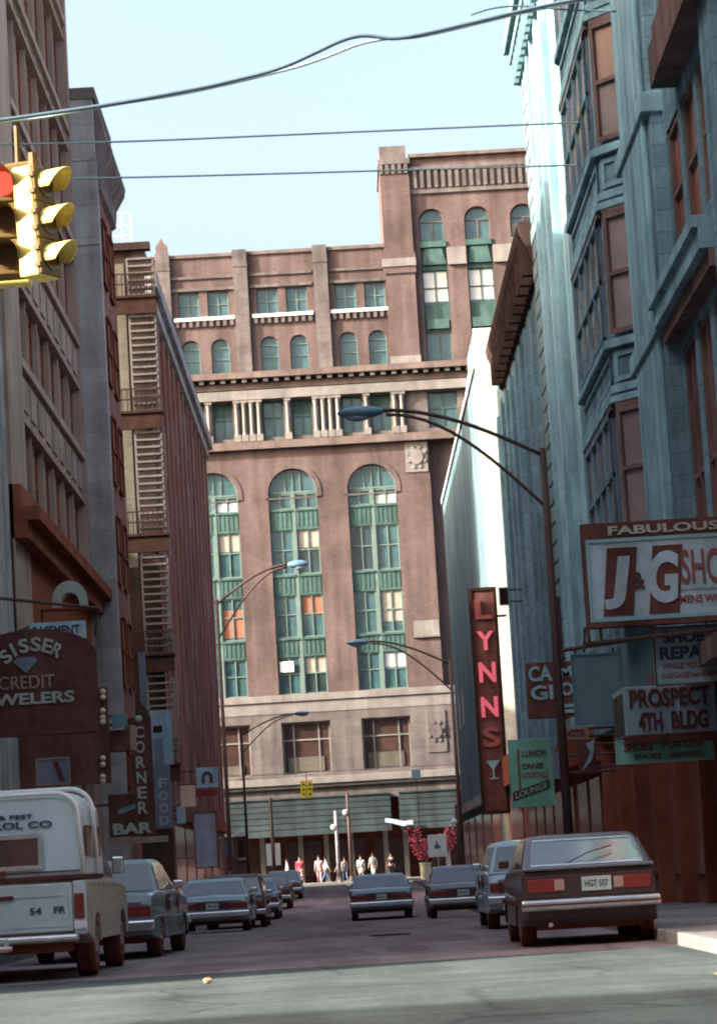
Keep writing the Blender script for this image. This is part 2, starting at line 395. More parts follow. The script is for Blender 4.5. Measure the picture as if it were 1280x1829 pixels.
pave('pavement', -90, 90, 191.16, 204); pave('pavement', -90, 90, -3, 3.34)
def kerb(x0, x1, y0, y1):
    mb = MB(); n = max(1, int((y1 - y0) / 3)); pts = []
    for i in range(n + 1):
        y = y0 + (y1 - y0) * i / n
        for x, z in ((x0, -.3), (x0, .145), (x1, .145), (x1, -.3)): pts.append((x, y, gz(y) + z))
    fs = [(i * 4 + j, i * 4 + (j + 1) % 4, (i + 1) * 4 + (j + 1) % 4, (i + 1) * 4 + j) for i in range(n) for j in range(4)] + [(0, 1, 2, 3), tuple(n * 4 + j for j in range(4))]
    mb.add(pts, fs); return tag(mb.build('kerb', 'kerb', bevel=.02), kind='structure')
kerb(ROADL - .17, ROADL, 25, 177); kerb(ROADR, ROADR + .17, 25, 177)
kerb(-90, ROADL - .17, 25, 25.17); kerb(ROADR + .17, 90, 25, 25.17); kerb(-90, 90, 191, 191.17); kerb(-90, 90, 3.33, 3.5)
ym = MB(); strip(ym, 3.0, 3.25, 23.1, 24.3, .005, 1); tag(ym.build('yellow_kerb_mark', 'yellow_mark'), kind='structure')

# ------------------------------------------------------------------ the far red building (faces the camera at Y = 202)
A = FF(202)
arc = thing('brick_building', (-4, 210, 0), 'tall red brick building with high arches and a tower, closing the far street end', 'building')
BC = [-14.52, -8.75, -2.98, 2.79]
TALL = [(c - 1.79, c + 1.79) for c in BC]
mb = MB(A); mb.sheet(rect(-22, 7.1, 13.75, 32.0), [arch(a, b, 13.95, 28.65, 16) for a, b in TALL], 0, .75)
mb.box(-22, 7.1, 13.75, 32, -14, -.78)
mb.build('wall', 'arc_brick', arc)
# raised rings round the arch heads
mb = MB(A)
for a, b in TALL: mb.sheet(arch(a - .32, b + .32, 28.3, 28.65, 16), [arch(a, b, 28.2, 28.65, 16)], .05, .06)
mb.build('arch_ring', 'arc_brick', arc)
def blindpick(i):
    return {1: ('blind', .35, 1), 2: ('blind_white', .55, 1), 4: ('blind_red', .1, .75), 5: ('blind', .5, 1), 7: ('blind', 0, .5)}.get(i % 9)
k = 0
for bi, (a, b) in enumerate(TALL):
    c = (a + b) / 2
    # reveals are .75 deep: the iron infill stands back in the hole
    zs = [(13.97, 16.69), (18.07, 21.16), (22.67, 25.96)]
    for z0, z1 in zs:
        for s in (0, 1):
            u0, u1 = (a + .02, c - .12) if s == 0 else (c + .12, b - .02)
            gm = R.choice(['arc_glass', 'arc_glass', 'arc_glass2'])
            bl = None
            if (bi, s, z0) in ((1, 1, 18.07),): bl = ('blind_red', .05, .75)
            elif (bi, s, z0) == (2, 1, 18.07): bl = ('blind_red', .5, 1)
            elif (bi, s, z0) == (3, 1, 18.07): bl = ('blind', .25, 1)
            elif (bi, s, z0) == (2, 1, 13.97): bl = ('blind', .55, 1)
            elif (bi, s, z0) == (3, 1, 13.97): bl = ('blind_white', .6, 1)
            elif s and R.random() < .4: bl = ('blind', .6, 1)
            window(A, u0, u1, z0, z1, -.30, arc, gm=gm, mull=(.5,), rails=(.55,), blind=bl, t=.1)
    for s in (0, 1):
        u0, u1 = (a + .02, c - .12) if s == 0 else (c + .12, b - .02)
        window(A, u0, u1, 27.48, 28.62, -.30, arc, gm=['arc_glass', 'arc_glass'][s], mull=(.5,), rails=(), blind=('blind_white', .0, .6) if (bi == 3 and s) or (bi == 1 and s) else None)
    # fan light in the arch head
    f = MB(A); r = 1.77
    f.sheet(arch(a + .02, b - .02, 28.66, 28.68, 16, r), [arch(a + .14, b - .14, 28.78, 28.79, 16, r - .12)], -.3, .1)
    for q in (-.55, 0, .55): f.box(c + q - .04, c + q + .04, 28.78, 28.68 + math.sqrt(max(0, 1.66 ** 2 - q * q)) - .02, -.39, -.305)
    for q in (45, 135):
        pass
    fo = f.build('fanlight', 'arc_frame', arc)
    MB(A).prism(arch(a + .03, b - .03, 28.68, 28.69, 16, r - .02), -.42, -.395).build('pane', 'arc_glass', fo)
    mu = MB(A); mu.box(c - .12, c + .12, 13.97, 28.64, -.36, -.2); mu.build('mullion', 'arc_frame', arc)
    for z0, z1 in ((16.69, 18.07), (21.16, 22.67), (25.96, 27.48)):
        sp = MB(A)
        for u0, u1 in ((a + .02, c - .125), (c + .125, b - .02)):
            sp.box(u0, u1, z0 + .005, z1 - .005, -.40, -.22)
            n = 5
            for i in range(n):
                uu = u0 + (u1 - u0) * (i + .5) / n; sp.box(uu - .06, uu + .06, z0 + .2, z1 - .25, -.22, -.185)
            sp.box(u0, u1, z1 - .16, z1 - .02, -.22, -.12)
        sp.build('spandrel', 'arc_green', arc)
sg = thing('window_sign', onY(512, 1200, 201.6), 'small white sign standing in the middle arch window of the red building', 'sign')
p = onY(512, 1191, 202)
mb = MB(A); mb.box(p.x - .5, p.x + .5, p.z - .38, p.z + .38, -.19, -.13); mb.build('panel', 'white', sg)
MB(A).box(p.x - .34, p.x + .34, p.z - .12, p.z + .1, -.13, -.12).build('marking', 'c_grey', sg)
# stone base
mb = MB(A); mb.sheet(rect(-22, 8.3, 6.2, 13.75), [rect(c - 1.76, c + 1.76, 8.2, 11.95) for c in BC], .12, .7); mb.box(-22, 8.3, 6.2, 13.75, -10, -.62); mb.build('stone_base', 'arc_stone', arc)
mb = MB(A); mb.box(-22, 8.35, 13.45, 13.95, 0.0, .28); mb.box(-22, 8.3, 12.6, 13.43, .12, .16); mb.build('string_course', 'arc_trim', arc, bevel=.03)
for c in BC:
    wn = window(A, c - 1.74, c + 1.74, 8.22, 11.93, -.28, arc, fm='arc_trim', gm='mezz_glass', mull=(.24, .76), rails=(.66,), t=.12)
    cu_ = MB(A)
    cu_.box(c - 1.4, c + 1.2, 8.4, 9.0 + R.random() * .5, -.36, -.3); cu_.build('blind', 'beige', wn)
mb = MB(A); mb.box(-22, 8.3, 7.45, 7.95, .12, .6); mb.box(-22, 8.3, 7.2, 7.44, .12, .42); mb.build('ledge', 'arc_trim', arc, bevel=.03)
# carved shields
def ornament(fr, u0, u1, v0, v1, w, m):
    mb = MB(fr); mb.box(u0, u1, v0, v1, w, w + .08)
    c = (u0 + u1) / 2; v = (v0 + v1) / 2; rr = (u1 - u0) * .3
    mb.prism([(c + rr * math.cos(2 * PI * i / 12), v + rr * 1.2 * math.sin(2 * PI * i / 12)) for i in range(12)], w + .08, w + .2)
    for i in range(8):
        an = 2 * PI * i / 8 + .4; mb.prism([(c + rr * 1.3 * math.cos(an) + .16 * math.cos(2 * PI * q / 6), v + rr * 1.6 * math.sin(an) + .16 * math.sin(2 * PI * q / 6)) for q in range(6)], w + .08, w + .15)
    return mb.build('carved_panel', m, arc, bevel=.02)
ornament(A, 5.37, 6.99, 29.63, 31.87, 0, 'arc_trim'); ornament(A, 5.7, 7.1, 9.2, 12.2, .12, 'arc_stone')
sl = thing('wall_sign', onY(762, 1125, 201.8), 'blank pale rectangular plaque fixed low on the right pier of the red building', 'sign')
MB(A).box(5.22, 7.06, 17.62, 18.76, 0.0, .14).build('panel', 'arc_trim', sl); MB(A).box(5.15, 7.13, 17.52, 17.62, 0, .18).build('frame', 'arc_dark', sl)
# right hand lower wing, set back
A2 = FF(202.75)
mb = MB(A2); mb.sheet(rect(7.11, 24, 13.76, 31.98), [arch(a, a + 2.4, 14, 28.6) for a in (8.6, 12.6, 16.6)], 0, .5); mb.box(7.11, 24, 13.76, 31.98, -12, -.52); mb.build('wall', 'arc_brick', arc)
for a in (8.6, 12.6, 16.6):
    for z0 in (14.1, 18.7, 23.3): window(A2, a + .02, a + 2.38, z0, z0 + 3.6, -.25, arc, mull=(.5,), rails=(.5,))
mb = MB(A2); mb.box(8.31, 24, 6.2, 13.74, -12, .3); mb.build('stone_base', 'arc_stone', arc)
# frieze with colonnettes
mb = MB(A)
fw = []
for c in BC: fw += [(c - 1.85, c - .35), (c + .3, c + 1.73)]
fw += [(7.24, 9.41), (10.6, 12.8), (14, 16.2)]
mb.sheet(rect(-22, 24, 32.0, 36.4), [rect(a, b, 32.82, 35.5) for a, b in fw], .02, .6); mb.box(-22, 24, 32, 36.4, -12, -.6); mb.build('frieze', 'arc_stone', arc)
for i, (a, b) in enumerate(fw): window(A, a + .02, b - .02, 32.84, 35.48, -.33, arc, fm='arc_green', gm='arc_glass', mull=(.5,), rails=(.55,), t=.09, blind=('arc_green', .62, 1) if i % 2 else None)
for c in BC:
    for du in [-.02] + [2.885 + q for q in (-.86, -.32, .22, .76)]:
        if c + du > 5.6: continue
        cm = MB(A); u = c + du
        cm.box(u - .24, u + .24, 32.55, 33.05, .03, .42); cm.lathe([(.17, 33.05), (.15, 33.2), (.135, 34.9), (.14, 35.1), (.23, 35.38), (.24, 35.5)], (0, 0, 0), 10) if False else None
        pr = [(.18, 33.05), (.15, 33.25), (.135, 34.95), (.15, 35.1), (.24, 35.42)]
        for (r0, h0), (r1, h1) in zip(pr, pr[1:]):
            n = 8; cm.add([(u + r0 * math.cos(2 * PI * j / n), h0, .22 + r0 * math.sin(2 * PI * j / n)) for j in range(n)] + [(u + r1 * math.cos(2 * PI * j / n), h1, .22 + r1 * math.sin(2 * PI * j / n)) for j in range(n)], [(j, (j + 1) % n, (j + 1) % n + n, j + n) for j in range(n)])
        cm.box(u - .25, u + .25, 35.42, 35.6, .03, .46)
        cm.build('colonnette', 'arc_trim', arc)
mb = MB(A); mb.box(-22, 9, 31.95, 32.5, .021, .5); mb.build('sill_course', 'arc_dark', arc); mb = MB(A); mb.box(-22, 24, 35.62, 36.3, .021, .5); mb.build('lintel_course', 'arc_trim', arc)
mb = MB(A); mb.box(-22, 24, 37.15, 37.6, -.5, .95); mb.box(-22, 24, 36.4, 36.85, -.5, .35); mb.build('cornice', 'arc_dark', arc)
mb = MB(A); u = -21.8
while u < 23.5: mb.box(u, u + .34, 36.86, 37.14, -.4, .8); u += .78
mb.each('cornice_bracket', 'arc_stone', arc)
mb = MB(A); mb.box(-22, 24, 36.86, 37.14, -.5, .02); mb.build('cornice_back', 'arc_dark', arc)
# upper storeys
up = []
for c in BC: up += [c - 1.07, c + 1.09]
mb = MB(A); mb.sheet(rect(-22, 4.75, 37.6, 46.5), [arch(q - .68, q + .68, 37.75, 39.67, 10) for q in up] + [rect(q - .78, q + .78, 42.0, 43.94) for q in up], -.1, .5)
mb.box(-22, 4.75, 37.6, 46.5, -12, -.62); mb.build('wall', 'arc_brick', arc)
for q in up:
    window(A, q - .66, q + .66, 37.77, 40.33, -.32, arc, fm='arc_frame', gm='arc_glass', mull=(), rails=(.55,), arch_h=.66, t=.07)
    window(A, q - .76, q + .76, 42.02, 43.92, -.32, arc, fm='arc_frame', gm='arc_glass', mull=(.5,), rails=(.5,), t=.08)
for c in BC:
    mb = MB(A); mb.box(c - 2.2, c + 2.25, 41.75, 41.99, -.1, .16); mb.build('window_sill', 'white', arc)
    mb = MB(A)
    for i in range(9): mb.box(c - 2.1 + i * .5, c - 1.85 + i * .5, 41.3, 41.74, -.1, .1)
    mb.build('corbel_table', 'arc_stone', arc)
    mb = MB(A); mb.box(c - 2.3, c + 2.3, 44.0, 44.22, -.1, .05); mb.box(c - 2.3, c + 2.3, 44.9, 45.1, -.1, .03); mb.build('lintel_course', 'arc_stone', arc)
mb = MB(A); mb.box(-22, 4.75, 46.5, 46.75, -.6, .06); mb.build('coping', 'arc_dark', arc)
for u in (-17.37, -11.6, -5.92, -.03):
    mb = MB(A); mb.box(u - .52, u + .52, 37.6, 46.9, -.1, .24); mb.box(u - .56, u + .56, 45.6, 45.8, .24, .28); mb.build('pilaster', 'arc_stone', arc)
mb = MB(A)
for u in (-11.6,):
    mb.prism([(u - .42, 46.9), (u + .42, 46.9), (u + .42, 47.5), (u + .2, 47.7), (u, 48.1), (u - .2, 47.7), (u - .42, 47.5)], -.5, .2)
mb.build('finial', 'arc_dark', arc)
# tower
mb = MB(A)
ta = [(7.41 + 3.37 * i, 9.35 + 3.37 * i) for i in range(5)]
mb.sheet(rect(6.9, 24, 37.6, 53.1), [arch(a, b, 37.7, 48.25, 14) for a, b in ta], -.12, .8); mb.box(6.9, 24, 37.6, 53.1, -9, -.95); mb.build('tower_wall', 'arc_brick', arc)
mb = MB(A); mb.box(4.76, 6.9, 37.6, 52.6, -9, .3); mb.box(4.6, 7.0, 44.4, 45.9, .3, .42); mb.build('tower_pier', 'arc_brick', arc)
mb = MB(A); mb.box(4.55, 7.02, 44.9, 45.5, -9, .5); mb.box(4.7, 6.95, 37.62, 38.2, .3, .5)
for a, b in ta: mb.box(b + .02, b + 3.37 - (b - a) - .02, 44.9, 46.2, -.12, .12)
mb.each('impost_band', 'arc_trim', arc)
mb = MB(A); mb.box(4.66, 7.0, 52.62, 53.0, -8, .45); mb.box(4.8, 6.75, 53.0, 54.0, -2.5, .3)
for i in range(5): mb.box(4.72 + i * .46, 4.98 + i * .46, 51.9, 52.6, .3, .42)
mb.build('tower_turret', 'arc_stone', arc)
mb = MB(A); mb.box(6.95, 24, 53.1, 53.35, -9, .2); mb.build('coping', 'arc_dark', arc)
mb = MB(A); u = 7.2
while u < 23.6: mb.box(u, u + .26, 50.75, 52.1, -.12, .16); u += .52
mb.box(6.95, 24, 52.1, 52.4, -.12, .2); mb.box(6.95, 24, 50.35, 50.7, -.12, .06); mb.build('corbel_table', 'arc_stone', arc)
mb = MB(A); mb.box(6.95, 24, 50.71, 52.09, -.115, -.05); mb.build('corbel_shadow_panel', 'arc_dark', arc)  # dark sheet that paints the shade between the ribs
for i, (a, b) in enumerate(ta):
    c = (a + b) / 2
    window(A, a + .02, b - .02, 46.75, 49.2, -.4, arc, fm='arc_dark', gm='arc_glass', mull=(.5,), rails=(.0,), arch_h=.94, t=.09, blind=('blind', .0, .7) if i == 2 else None)
    window(A, a + .02, b - .02, 41.95, 44.6, -.45, arc, fm='arc_green', gm='arc_glass', mull=(.5,), rails=(.5,), blind=('blind_white', .1, 1) if i < 2 else None)
    window(A, a + .02, b - .02, 37.72, 39.98, -.45, arc, fm='arc_stone', gm='arc_glass', mull=(.5,), rails=())
    mb = MB(A); mb.box(a + .02, b - .02, 44.62, 46.73, -.6, -.349); mb.prism([(a + .1, 45.0), (b - .1, 45.0), (b - .35, 46.2), (a + .35, 46.2)], -.35, -.1); mb.box(a + .02, b - .02, 46.3, 46.72, -.35, 0.0)
    mb.build('spandrel', 'arc_green', arc); mb = MB(A)
    mb.box(a + .02, b - .02, 40.0, 41.93, -.6, -.4); mb.prism([(a + .15, 40.2), (b - .15, 40.2), (b - .15, 40.9), (a + .15, 40.9)], -.4, -.15); mb.build('spandrel', 'arc_green', arc)
# shops under the awning
mb = MB(A); mb.box(-22, 9, -.5, 6.19, -6, -1.2); mb.build('shopfront', 'farshop', arc)
for px in (440, 468, 537, 583, 628, 690, 726, 800):
    p = onY(px, 1520, 201.4); mb = MB(A); mb.box(p.x - .17, p.x + .17, .2, 6.1, -.6, -.2); mb.build('shop_column', 'arc_trim', arc)
for i in range(9):
    u0 = -21 + i * 3.2; mb = MB(A); mb.box(u0, u0 + 2.6, .9, 3.4, -1.19, -1.13); mb.build('shop_window', 'mezz_glass', arc)
for u0, u1 in ((-13.5, 2.75), (3.35, 7.75)):
    mb = MB(A); mb.box(u0, u1, 4.0, 6.4, .14, 2.2); mb.prism([(u0, 6.4), (u1, 6.4), (u1, 6.5), (u0, 6.5)], .14, 2.3)
    n = int((u1 - u0) / .5)
    for i in range(5): mb.box(u0, u1, 4.3 + i * .42, 4.34 + i * .42, 2.2, 2.24)
    mb.box(u0, u1, 3.8, 4.0, 2.1, 2.2); aw = mb.build('awning', 'awning', arc)

# ------------------------------------------------------------------ left side of the street
def building(name, loc, label): return thing(name, loc, label, 'building')
# corner building, mostly outside the frame
b0 = building('grey_building', (-15, 45, 0), 'tall grey stone corner building at the left edge, plain side wall and paired windows')
mb = MB(); mb.box(-45, WL, 28, 62.6, -1, 28.4); mb.box(-45, WL, 62.61, 70.2, -1, 25.4); mb.build('wall', 'greystone', b0)  # unseen low link added so sun slips through to the opposite wall
for f in range(7):
    for i in range(5):
        y = 30 + i * 6.4; window(FL(WL), y, y + 2.4, 3.6 + f * 3.9, 6.2 + f * 3.9, .12, b0, fm='mauve', gm='win_red', mull=(.5,), rails=(.5,))
bA = building('brown_building', (-15, 82, 0), 'tall brown office building on the left with close vertical mullions and grey spandrel bands')
L = FL(WL)
mb = MB(); mb.box(-60, WL - .55, 70.21, 79, -1, 27.3); mb.box(-60, WL - .55, 79, 91.5, -1, 34); mb.build('wall', 'brown_l', bA)  # unseen roof step added so sun reaches the blue brick wall opposite
mb = MB(L); mb.box(70.2, 73.6, -.8, 27.3, -.54, .1); mb.box(91.0, 91.55, -.8, 34, -.54, .12); mb.each('pilaster', 'mauve', bA)
mb = MB(L)
bands = [(17.3, 19.0), (13.5, 15.2), (21.6, 22.4), (25.4, 26.2), (29.2, 30.0)]
for z0, z1 in bands:
    ya_ = 73.6 if z1 < 27 else 79.0
    mb.box(ya_, 91.0, z0, z1, -.5, -.02); mb.box(ya_, 91.0, z1 - .25, z1, -.02, .12); mb.box(ya_, 91, z0, z0 + .15, -.02, .06)
    for i in range(9 if z1 < 27 else 0): mb.box(74.3 + i * 1.9, 75.5 + i * 1.9, z0 + .4, z1 - .45, -.02, .03)
mb.build('spandrel_band', 'mauve', bA)
zz = [11.3, 13.5, 15.2, 17.3, 19.0, 21.6, 22.4, 25.4, 26.2, 29.2, 30.0, 34]
for z0, z1 in zip(zz[::2], zz[1::2]):
    for i in range(6):
        y0 = 73.7 + i * 2.9
        if z0 > 26 and y0 < 79: continue
        window(L, y0 + .15, y0 + 2.75, z0 + .05, z1 - .05, -.22, bA, fm='brown_d', gm='win_red', mull=(.33, .66), rails=(.5,), t=.08, blind=('mauve', R.choice([.4, .6]), 1) if R.random() < .25 else None)
mb = MB(L)
for i in range(12):
    y0 = 73.62 + i * 1.45
    for z0, z1 in zip(zz[::2], zz[1::2]):
        if z0 < 26 or y0 > 79.2: mb.box(y0 - .07, y0 + .07, z0, z1, -.5, -.16 if i % 2 else -.06)
mb.each('mullion', 'mauve', bA)
mb = MB(L); mb.prism([(70.2, 10.35), (91.6, 10.35), (91.6, 10.7), (70.2, 10.7)], -.5, .75); mb.box(70.2, 91.58, 9.9, 10.34, -.5, .45); mb.box(70.2, 91.6, 10.7, 11.28, -.5, .3); mb.build('shop_cornice', 'brown_d', bA)
mb = MB(L); mb.box(70.2, 91.57, 5.2, 9.89, -.5, .05); mb.build('shop_fascia', 'brown_d', bA)
mb = MB(L); mb.box(70.2, 91.57, -.8, 5.19, -.5, -.1); mb.build('shopfront', 'shopdark', bA)
for i in range(5): MB(L).box(71 + i * 4.1, 74 + i * 4.1, .9, 4.4, -.1, -.04).build('shop_window', 'win_dark', bA)
# projecting pier building beyond
bB = building('narrow_building', (-10, 96, 0), 'narrow building on the left with pale grey front pier and dark bulging cornice')
mb = MB(); mb.box(-60, -7.36, 91.62, 98, -1, 27.3); mb.box(-60, -8.25, 98.01, 107, -1, 27); mb.build('wall', 'brown_l', bB)  # hidden rear block added to keep alley sun off the opposite building
mb = MB(FF(91.6)); mb.box(-8.6, -7.3, -.8, 25.2, -.6, .02); mb.box(-8.6, -7.34, 25.2, 27.6, -.6, .05); mb.box(-8.6, -7.3, 22.3, 22.8, .02, .09); mb.build('pier', 'greystone', bB)
mb = MB(); mb.box(-9, -7.25, 91.5, 98.1, 27.3, 27.7); mb.build('coping', 'arc_dark', bB)
mb = MB()
mb.fr = ID
pr = [(-7.36, 24.2), (-7.2, 24.3), (-7.15, 24.9), (-6.85, 25.4), (-6.8, 25.7), (-6.95, 25.9), (-7.05, 26.4), (-7.2, 27.2), (-7.36, 27.25)]
mb2 = MB(Fr((0, 92.0, 0), (1, 0, 0), (0, 1, 0))); mb2.prism(pr, 0, 5.9); mb2.build('cornice', 'cornice_mauve', bB)
for f in range(6):
    window(FL(-7.36), 92.8, 94.6, 4.2 + f * 3.4, 6.6 + f * 3.4, .1, bB, fm='brown_d', gm='win_red', mull=(), rails=(.5,)); window(FL(-7.36), 95.3, 97.1, 4.2 + f * 3.4, 6.6 + f * 3.4, .1, bB, fm='brown_d', gm='win_red', mull=(), rails=(.5,))
# unseen block added behind the alley to shade the lower end walls
bK = building('alley_shade_block', (-40, 115, 0), 'unseen plain block added behind the left alley to shade the lower walls')
mb = MB(); mb.box(-62, -30, 107.1, 140, -1, 26.2); mb.box(-61, -31, 108, 139, 26.2, 26.8); mb.build('wall', 'brown_l', bK)
for f in range(6):
    for i in range(3): window(FL(-30), 110 + i * 5, 111.6 + i * 5, 3 + f * 3.7, 5 + f * 3.7, .1, bK, fm='brown_d', gm='win_red', mull=(), rails=(.5,))
# fire escape building
bC = building('long_brick_building', (-15, 153, 0), 'long dark red brick building, farthest in the left row, with buff end wall')
mb = MB(); mb.box(-30, WL, 128.2, 179, -1, 29.9); mb.box(-30, WL, 128.2, 136, 29.91, 30.6); mb.build('wall', 'brown_l', bC)
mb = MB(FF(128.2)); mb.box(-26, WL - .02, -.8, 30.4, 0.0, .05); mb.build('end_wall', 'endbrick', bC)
mb = MB(FF(128.2)); mb.box(-9.58, -9.16, 15.5, 29.8, 0.05, .075); mb.build('lit_wall_strip', 'beige', bC)  # paler strip painted for the sunlit part of the end wall
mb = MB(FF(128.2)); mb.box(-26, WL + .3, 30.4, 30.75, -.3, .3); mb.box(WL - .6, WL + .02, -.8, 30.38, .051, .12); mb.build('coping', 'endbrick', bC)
mb = MB(L)
mb.prism([(128, 28.6), (179.2, 28.6), (179.2, 29.3), (128, 29.3)], 0, .55); mb.box(128, 179.2, 28.0, 28.58, 0, .3); mb.build('cornice', 'greystone', bC)
for f in range(6):
    for i in range(12):
        y = 131 + i * 4; window(L, y, y + 1.5, 5.2 + f * 3.9, 7.6 + f * 3.9, .09, bC, fm=R.choice(['brown_d', 'mauve']), gm='win_red', mull=(), rails=(.5,), blind=('mauve', .5, 1) if R.random() < .3 else None)
mb = MB(L)
for i in range(13): mb.box(129.2 + i * 4, 130.2 + i * 4, 4.6, 27.9, 0, .16)
mb.each('brick_pier', 'brown_l', bC)
mb = MB(L); mb.box(128.3, 179, 3.9, 4.5, 0, .35); mb.build('shop_cornice', 'brown_d', bC)
for i in range(6): MB(L).box(129 + i * 8.2, 136 + i * 8.2, .2, 3.6, 0, .06).build('shop_window', 'win_dark', bC)
# far end of the row, along the cross street
bD = building('row_building', (-40, 165, 0), 'low brick building behind the long dark one, seen only as a dark edge far left')
mb = MB(); mb.box(-100, -60.1, 130, 179, -1, 24); mb.box(-100, -60.1, 130, 131, 24, 24.8); mb.build('wall', 'brown_l', bD)
for f in range(5):
    for i in range(4): window(FF(130), -98 + i * 9, -95 + i * 9, 3 + f * 4, 5.4 + f * 4, .1, bD, fm='brown_d', gm='win_red')

# fire escape on the end wall
E_ = FF(128.1)
fe = thing('fire_escape', (-8.8, 127.6, 3), 'iron fire escape stair stacked up the end wall beside the left alley', 'fire escape')
pf = MB(E_); st = MB(E_); rl = MB(E_)
x0, x1 = -8.95, -7.75
zs = [6.4, 11.4, 16.9, 22.6, 28.0]
for z in zs:
    pf = MB(E_); pf.box(-9.7, x1 + .1, z - .12, z, 0.1, 1.3); pf.box(-9.7, x1 + .1, z + .5, z + .56, 1.25, 1.3); pf.box(-9.7, x1 + .1, z + .98, z + 1.04, 1.25, 1.3)
    for i in range(9): pf.box(-9.68 + i * .23, -9.64 + i * .23, z, z + 1.0, 1.26, 1.29)
    pf.box(-9.75, x1 + .1, z - .85, z - .15, 1.05, 1.2); pf.build('landing_rail', 'iron', fe)
z = zs[0] + .2
while z < 29.8:
    st.box(x0 + .03, x1 - .03, z, z + .09, .5, 1.05); z += .34
for u in (x0, x1): rl.box(u - .035, u + .035, 3.6, 29.8, .95, 1.02); rl.box(u - .03, u + .03, 3.6, 29.8, .5, .56)
z = 3.7
while z < 6.2: st.box(x0 + .1, x1 - .1, z, z + .07, .9, .96); z += .38
rl.each('stringer', 'iron_pale', fe); st.each('tread', 'iron_pale', fe)
rr = thing('roof_ladder_frame', (-9, 129, 30.6), 'light steel ladder frame standing on the roof edge above the fire escape', 'railing')
mb = MB(E_)
for u in (-9.75, -9.2, -8.75): mb.box(u - .03, u + .03, 30.76, 32.3, -.3, -.24)
for v in (31.2, 31.7, 32.28): mb.box(-9.78, -8.72, v - .03, v + .03, -.3, -.25)
mb.build('rail', 'trim_blue', rr)

# ------------------------------------------------------------------ right side of the street
W_ = FR(WR)
r1 = building('terracotta_building', (12, 60, 0), 'ornate blue grey terracotta building on the right with canted bay windows above the shop signs')
mb = MB(); mb.box(WR + .3, 40, 29.5, 75, -1, 30); mb.build('wall', 'teal', r1)
mb = MB(W_); mb.box(51.4, 56.3, 4.6, 30, -.3, .35); mb.box(43.2, 44.5, 4.6, 30, -.3, .3); mb.box(66.2, 67.6, 4.6, 30, -.3, .25); mb.box(70.0, 71.2, 4.6, 30, -.3, .25); mb.each('pilaster', 'teal', r1, bevel=.03); mb = MB(W_); mb.box(51.9, 55.8, 6, 30, .351, .45); mb.build('pilaster_face', 'teal_l', r1, bevel=.03); mb = MB(W_); mb.box(65.3, 75, 4.6, 30, -.3, .05); mb.build('side_wall', 'teal_l', r1)
mb = MB(W_)
for z0 in (10.7, 14.9, 19.1, 23.3): mb.box(51.3, 56.4, z0, z0 + .4, -.3, .52)
mb.each('pilaster_capital', 'teal_l', r1, bevel=.03)
# canted bay
plan = [(56.5, 0), (57.45, .74), (64.4, .74), (65.3, 0.05)]
def bay_facets(plan):
    out = []
    for (a, wa), (b, wb) in zip(plan, plan[1:]):
        p, q = Vector((WR - wa, a, 0)), Vector((WR - wb, b, 0)); d = (q - p)
        n = Vector((-d.y, d.x, 0)); n = n if n.x < 0 else -n
        out.append((Fr(p, d, n), d.length))
    return out
fac = bay_facets(plan)
bwm = MB(); pts = [(WR - w_, u) for u, w_ in plan] + [(WR + .3, 65.3), (WR + .3, 56.5)]
bwm.fr = ID; bwm.prism(pts, 6.6, 30); bwm.build('bay_wall', 'teal', r1)
for fi, (fr, ln) in enumerate(fac):
    for z in (7.1, 11.2, 15.3, 19.4, 23.5):
        m0 = .14 if ln < 2 else .45
        if ln > 3: cells = [(m0, ln - m0)]
        else: cells = [(.12, ln - .12)]
        for a, b in cells:
            fmx = R.choice(['brown_d', 'teal_l'])
            window(fr, a, b, z + .6, z + 3.15, .125, r1, fm='teal' if fi == 1 else 'bayframe', gm='win_mauve', mull=() if ln < 2 else (.25, .5, .75), rails=(.5,), t=.1, dep=.09, blind=('blind', .3, .75) if (fi == 1 and z in (11.2, 15.3)) else ('mauve', .5, 1) if z == 15.3 else None)
    bd = MB(fr)
    for z in (7.1, 11.2, 15.3, 19.4, 23.5):
        bd.box(-.02, ln + .02, z + .32, z + .5, 0.0, .16); bd.box(0, ln, z - .62, z - .45, .0, .08); bd.box(-.02, ln + .02, z + 3.27, z + 3.42, 0, .13)
        bd.sheet(rect(.1, ln - .1, z - .38, z + .24), [rect(.2, ln - .2, z - .28, z + .14)], .05, .05)
    bd.each('bay_moulding', 'teal_l', r1, bevel=.015)
    hd = MB(fr)
    for z in (7.1, 11.2, 15.3, 19.4, 23.5): hd.box(.1, ln - .1, z + 3.16, z + 3.26, 0, .11)
    hd.each('window_head', 'bayframe', r1)
# nearer bay, cut by the picture edge
mb = MB(W_)
mb.sheet(rect(44.5, 51.39, 4.6, 30), [rect(a, a + 1.75, z, z + h) for a in (44.9, 47.1, 49.3) for z, h in ((5.4, 4.9), (11.9, 2.5), (16.2, 2.9), (20.6, 2.9))], .1, .2); mb.build('front_wall', 'teal', r1)
for a in (44.9, 47.1, 49.3):
    for z, h in ((5.4, 4.9), (11.9, 2.5), (16.2, 2.9), (20.6, 2.9)):
        window(W_, a + .02, a + 1.73, z + .02, z + h - .02, .06, r1, fm='bayframe', gm='win_red', mull=(.5,) if h > 4 else (), rails=(.5,), t=.1)
mb = MB(W_); mb.box(44.5, 51.38, 10.75, 11.1, .1, .55); mb.box(44.5, 51.38, 11.1, 11.3, .1, .65); mb.build('ledge', 'teal_l', r1)
mb = MB(W_); mb.box(44.5, 51.38, 10.45, 10.74, .1, .4); mb.box(44.5, 56.5, 4.2, 4.59, -.3, .6); mb.each('ledge_soffit', 'bayframe', r1)
